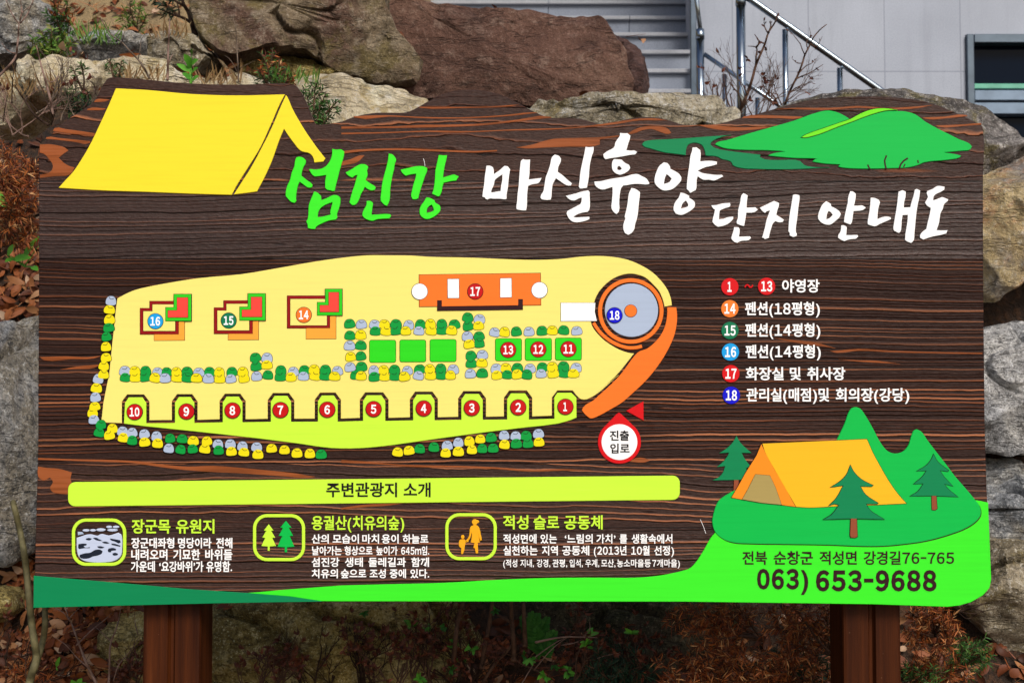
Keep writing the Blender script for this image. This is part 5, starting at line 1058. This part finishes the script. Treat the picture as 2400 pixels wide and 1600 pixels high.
# dark vertical stems and thicket under the board
for lb_, q_ in (('dark upright stem just left of the fern, with a drooping side shoot', ['1170,1420 1172,1300 1160,1150 1155,1000 1150,900', '1165,1160 1130,1140 1060,1100', '1172,1290 1120,1360 1050,1430 960,1568']), ('dark upright stem crossing in front of the fern', ['1250,1320 1246,1200 1238,1000']), ('slanting pale brown stem under the board left of the fern', ['955,1470 975,1330 1005,1180 1030,1000']), ('dark slanting stem at the right end of the yellow boulder', ['760,1450 775,1300 790,1160 835,1000'])): traced(lb_, K7, q_, .5, .0075, 'bare_shrub', 'shrub', M_TWIG, 'leafless shrubs', taper=.7)
traced('bare crossing twigs below the middle of the board', K7, ['1320,1290 1500,1255 1740,1258', '1690,1150 1690,1200 1650,1250', '1310,1480 1440,1330 1560,1240', '1500,1310 1600,1290 1720,1230', '1280,1420 1480,1280 1520,1265', '1740,1400 1800,1380 1900,1360', '1230,1568 1300,1450 1330,1400'], .42, .0034, 'bare_twig', 'twig', M_RTWIG, 'twigs under the board')
for i, (x, y, H, k) in enumerate(((640, 1640, .17, 'right of the left post'), (745, 1650, .20, 'in front of the yellow boulder'), (860, 1640, .22, 'at the right end of the yellow boulder'), (960, 1650, .23, 'left of the dark stems'), (1080, 1640, .22, 'under the dark stems'), (1180, 1660, .20, 'at the foot of the fern'), (1340, 1650, .22, 'right of the fern'), (1450, 1640, .20, 'left of the rust needles'), (60, 1640, .22, 'at the bottom left corner'), (300, 1650, .16, 'between the olive stems and the left post'))):
    shrub('tangle of dark leafless twigs with dried buds, ' + k, (x, y), .5 + .06 * (i % 3), 5, H, (RG.uniform(-.3, .3), 0), M_DTWIG if i % 3 else M_TWIG, buds=.8 if 2 < i < 8 else .5, leaves=(M_BRIGHT, .05) if i in (4, 5, 6) else None)
# dry conifer branches right of centre and by the right post
DG = 'dry conifer branches under the board'
def dead(label, base, Y, tips, mat=M_DEAD, L=.026, side=9, dens=300): conifer(label, base, Y, tips, mat, L, dens * 1.6, .0028, side, 'conifer_branch', 'conifer branch', DG, M_TWIG, None, .42, .2)
dead('rust brown dry conifer branch just under the board right of the middle', (1790, 1500), .42, [(1610, 1415), (1640, 1440), (1680, 1420), (1600, 1470), (1560, 1440), (1720, 1415)])
dead('rust brown dry conifer branch spreading left of the right post', (1960, 1540), .40, [(1800, 1430), (1850, 1415), (1900, 1440), (1780, 1470), (1930, 1420), (1830, 1500)])
dead('rust brown dry conifer branch at the bottom edge left of the right post', (1900, 1680), .42, [(1720, 1530), (1780, 1520), (1840, 1540), (1660, 1560), (1900, 1530), (1700, 1590), (1800, 1575)])
dead('rust brown dry conifer branch low in the middle bottom', (1700, 1690), .44, [(1590, 1520), (1540, 1540), (1620, 1550), (1660, 1510), (1560, 1580)])
dead('rust brown dry conifer branch fanning out right of the right post', (2190, 1490), .38, [(2130, 1430), (2160, 1415), (2200, 1420), (2235, 1440), (2250, 1475), (2130, 1480), (2140, 1520), (2230, 1510)])
dead('rust brown dry conifer branch at the lower right of the right post', (2230, 1640), .42, [(2130, 1550), (2180, 1540), (2230, 1560), (2150, 1590), (2270, 1580)])
dead('rust orange dry conifer branch at the left edge beside the painted tent', (40, 520), .5, [(5, 330), (30, 345), (60, 360), (85, 385), (20, 400), (70, 430), (-10, 380), (45, 420)])
dead('rust orange dry conifer twig above the dead leaves at far left', (0, 600), .55, [(60, 520), (80, 545), (20, 535)], side=5)
dead('rust orange dry conifer branch low at the left edge, above the litter', (20, 560), .46, [(60, 440), (85, 455), (30, 450), (75, 480), (5, 470)])
dead('rust brown dry conifer branch between the litter and the yellow boulder', (60, 1700), .36, [(20, 1560), (60, 1545), (95, 1560), (120, 1590)], side=6)
dead('dark green conifer branch low under the middle of the board', (1480, 1700), .55, [(1400, 1510), (1440, 1500), (1490, 1520), (1380, 1560), (1520, 1560), (1450, 1570)], M_DNEED)
dead('dark green conifer branch behind the rust needles left of the right post', (1830, 1720), .55, [(1740, 1560), (1790, 1545), (1950, 1480), (1930, 1540), (1850, 1570), (1880, 1450)], M_DNEED)
dead('green conifer branch right of the right post', (2230, 1590), .40, [(2245, 1500), (2290, 1505), (2325, 1525), (2260, 1530), (2310, 1540)], M_NEED, .022)
dead('green conifer sprig at the foot of the right post', (2120, 1610), .36, [(2140, 1560), (2180, 1555), (2215, 1575)], M_NEED, .022, 6)
# ---- dead leaves: one uncountable layer lying on the ground and in the gaps between the boulders
def bvh_of(objs):
    vs = []; fs = []
    for o in objs:
        k = len(vs); vs += [o.location + v.co for v in o.data.vertices]; fs += [tuple(k + i for i in p.vertices) for p in o.data.polygons]
    return BVHTree.FromPolygons(vs, fs), len(fs)
tg_, _ = bvh_of([ground]); tr_, _ = bvh_of(rock_objs)
lt = MB()
def drop(x, y, keep):
    g = tg_.ray_cast(Vector((x, y, 8)), Vector((0, 0, -1))); r = tr_.ray_cast(Vector((x, y, 8)), Vector((0, 0, -1)))
    on = r[0] is not None and r[0].z > g[0].z
    if on and RG.random() < .5 and x < -.5: on = False
    h = r if on else g
    if on and (RG.random() > keep or abs(h[1].z) < .75): return None
    return h[0], (h[1] if h[1].z > 0 else -h[1])
for i in range(17000):
    y = .25 + 3.2 * RG.random() ** 1.6; side = RG.random()
    x = RG.uniform(-2.1, -.75) if side < .35 else RG.uniform(-1.2, 1.9)
    if side > .55: x, y = RG.uniform(-1.5, -.62), RG.uniform(.32, 1.35)
    if side > .90: x, y = RG.uniform(-.6, 1.6), RG.uniform(.3, .8)
    h = drop(x, y, .06)
    if not h: continue
    p, nrm = h; a = RG.uniform(0, 6.3); d = Vector((math.cos(a), math.sin(a), RG.uniform(-.2, .5))); d = (d - nrm * d.dot(nrm) * .7)
    if RG.random() < .45:
        L = RG.uniform(.03, .09); s = rv().cross(d).normalized() * .0016; q = p + nrm * .01; e = q + d.normalized() * L + nrm * RG.uniform(0, .03); lt.add([q - s, q + s, e + s * .4, e - s * .4], [(0, 1, 2, 3)], M_DEAD)
    else:
        leaf(lt, p + nrm * RG.uniform(.004, .03), d + rv(.35), nrm + rv(.7), RG.uniform(.03, .065), RG.uniform(.014, .032), M_LIT, RG.uniform(-.6, .7), RG.uniform(-.6, .9))
av, af = [], []
for o in [ground] + rock_objs:
    k_ = len(av); av += [o.location + v.co for v in o.data.vertices]; af += [(tuple(k_ + i for i in p.vertices), o is ground) for p in o.data.polygons]
tall = BVHTree.FromPolygons(av, [f for f, g in af])
for i in range(7000):                                            # litter caught on the steep bank below the overhanging rocks
    o_ = Vector((RG.uniform(-1.75, -.8) if i % 4 else RG.uniform(-.8, 1.7), -.5, RG.uniform(.7, 2.6) if i % 4 else RG.uniform(.5, 1.2)))
    p, nrm, fi, _ = tall.ray_cast(o_, Vector((RG.uniform(-.1, .1), 1, -.35)).normalized())
    if p is None or p.y < .2 or not af[fi][1]: continue
    if nrm.z < 0: nrm = -nrm
    d = rv(); d = (d - nrm * d.dot(nrm) * .8).normalized()
    if i % 3 == 0:
        s_ = rv().cross(d).normalized() * .0015; q = p + nrm * .012; e = q + d * RG.uniform(.03, .09); lt.add([q - s_, q + s_, e + s_ * .4, e - s_ * .4], [(0, 1, 2, 3)], M_DEAD)
    else: leaf(lt, p + nrm * RG.uniform(.006, .03), d + rv(.3), nrm + rv(.6), RG.uniform(.03, .065), RG.uniform(.014, .03), M_LIT, RG.uniform(-.6, .7), RG.uniform(-.6, .9))
lt_o = tag(lt.build('leaf_litter'), kind='stuff')
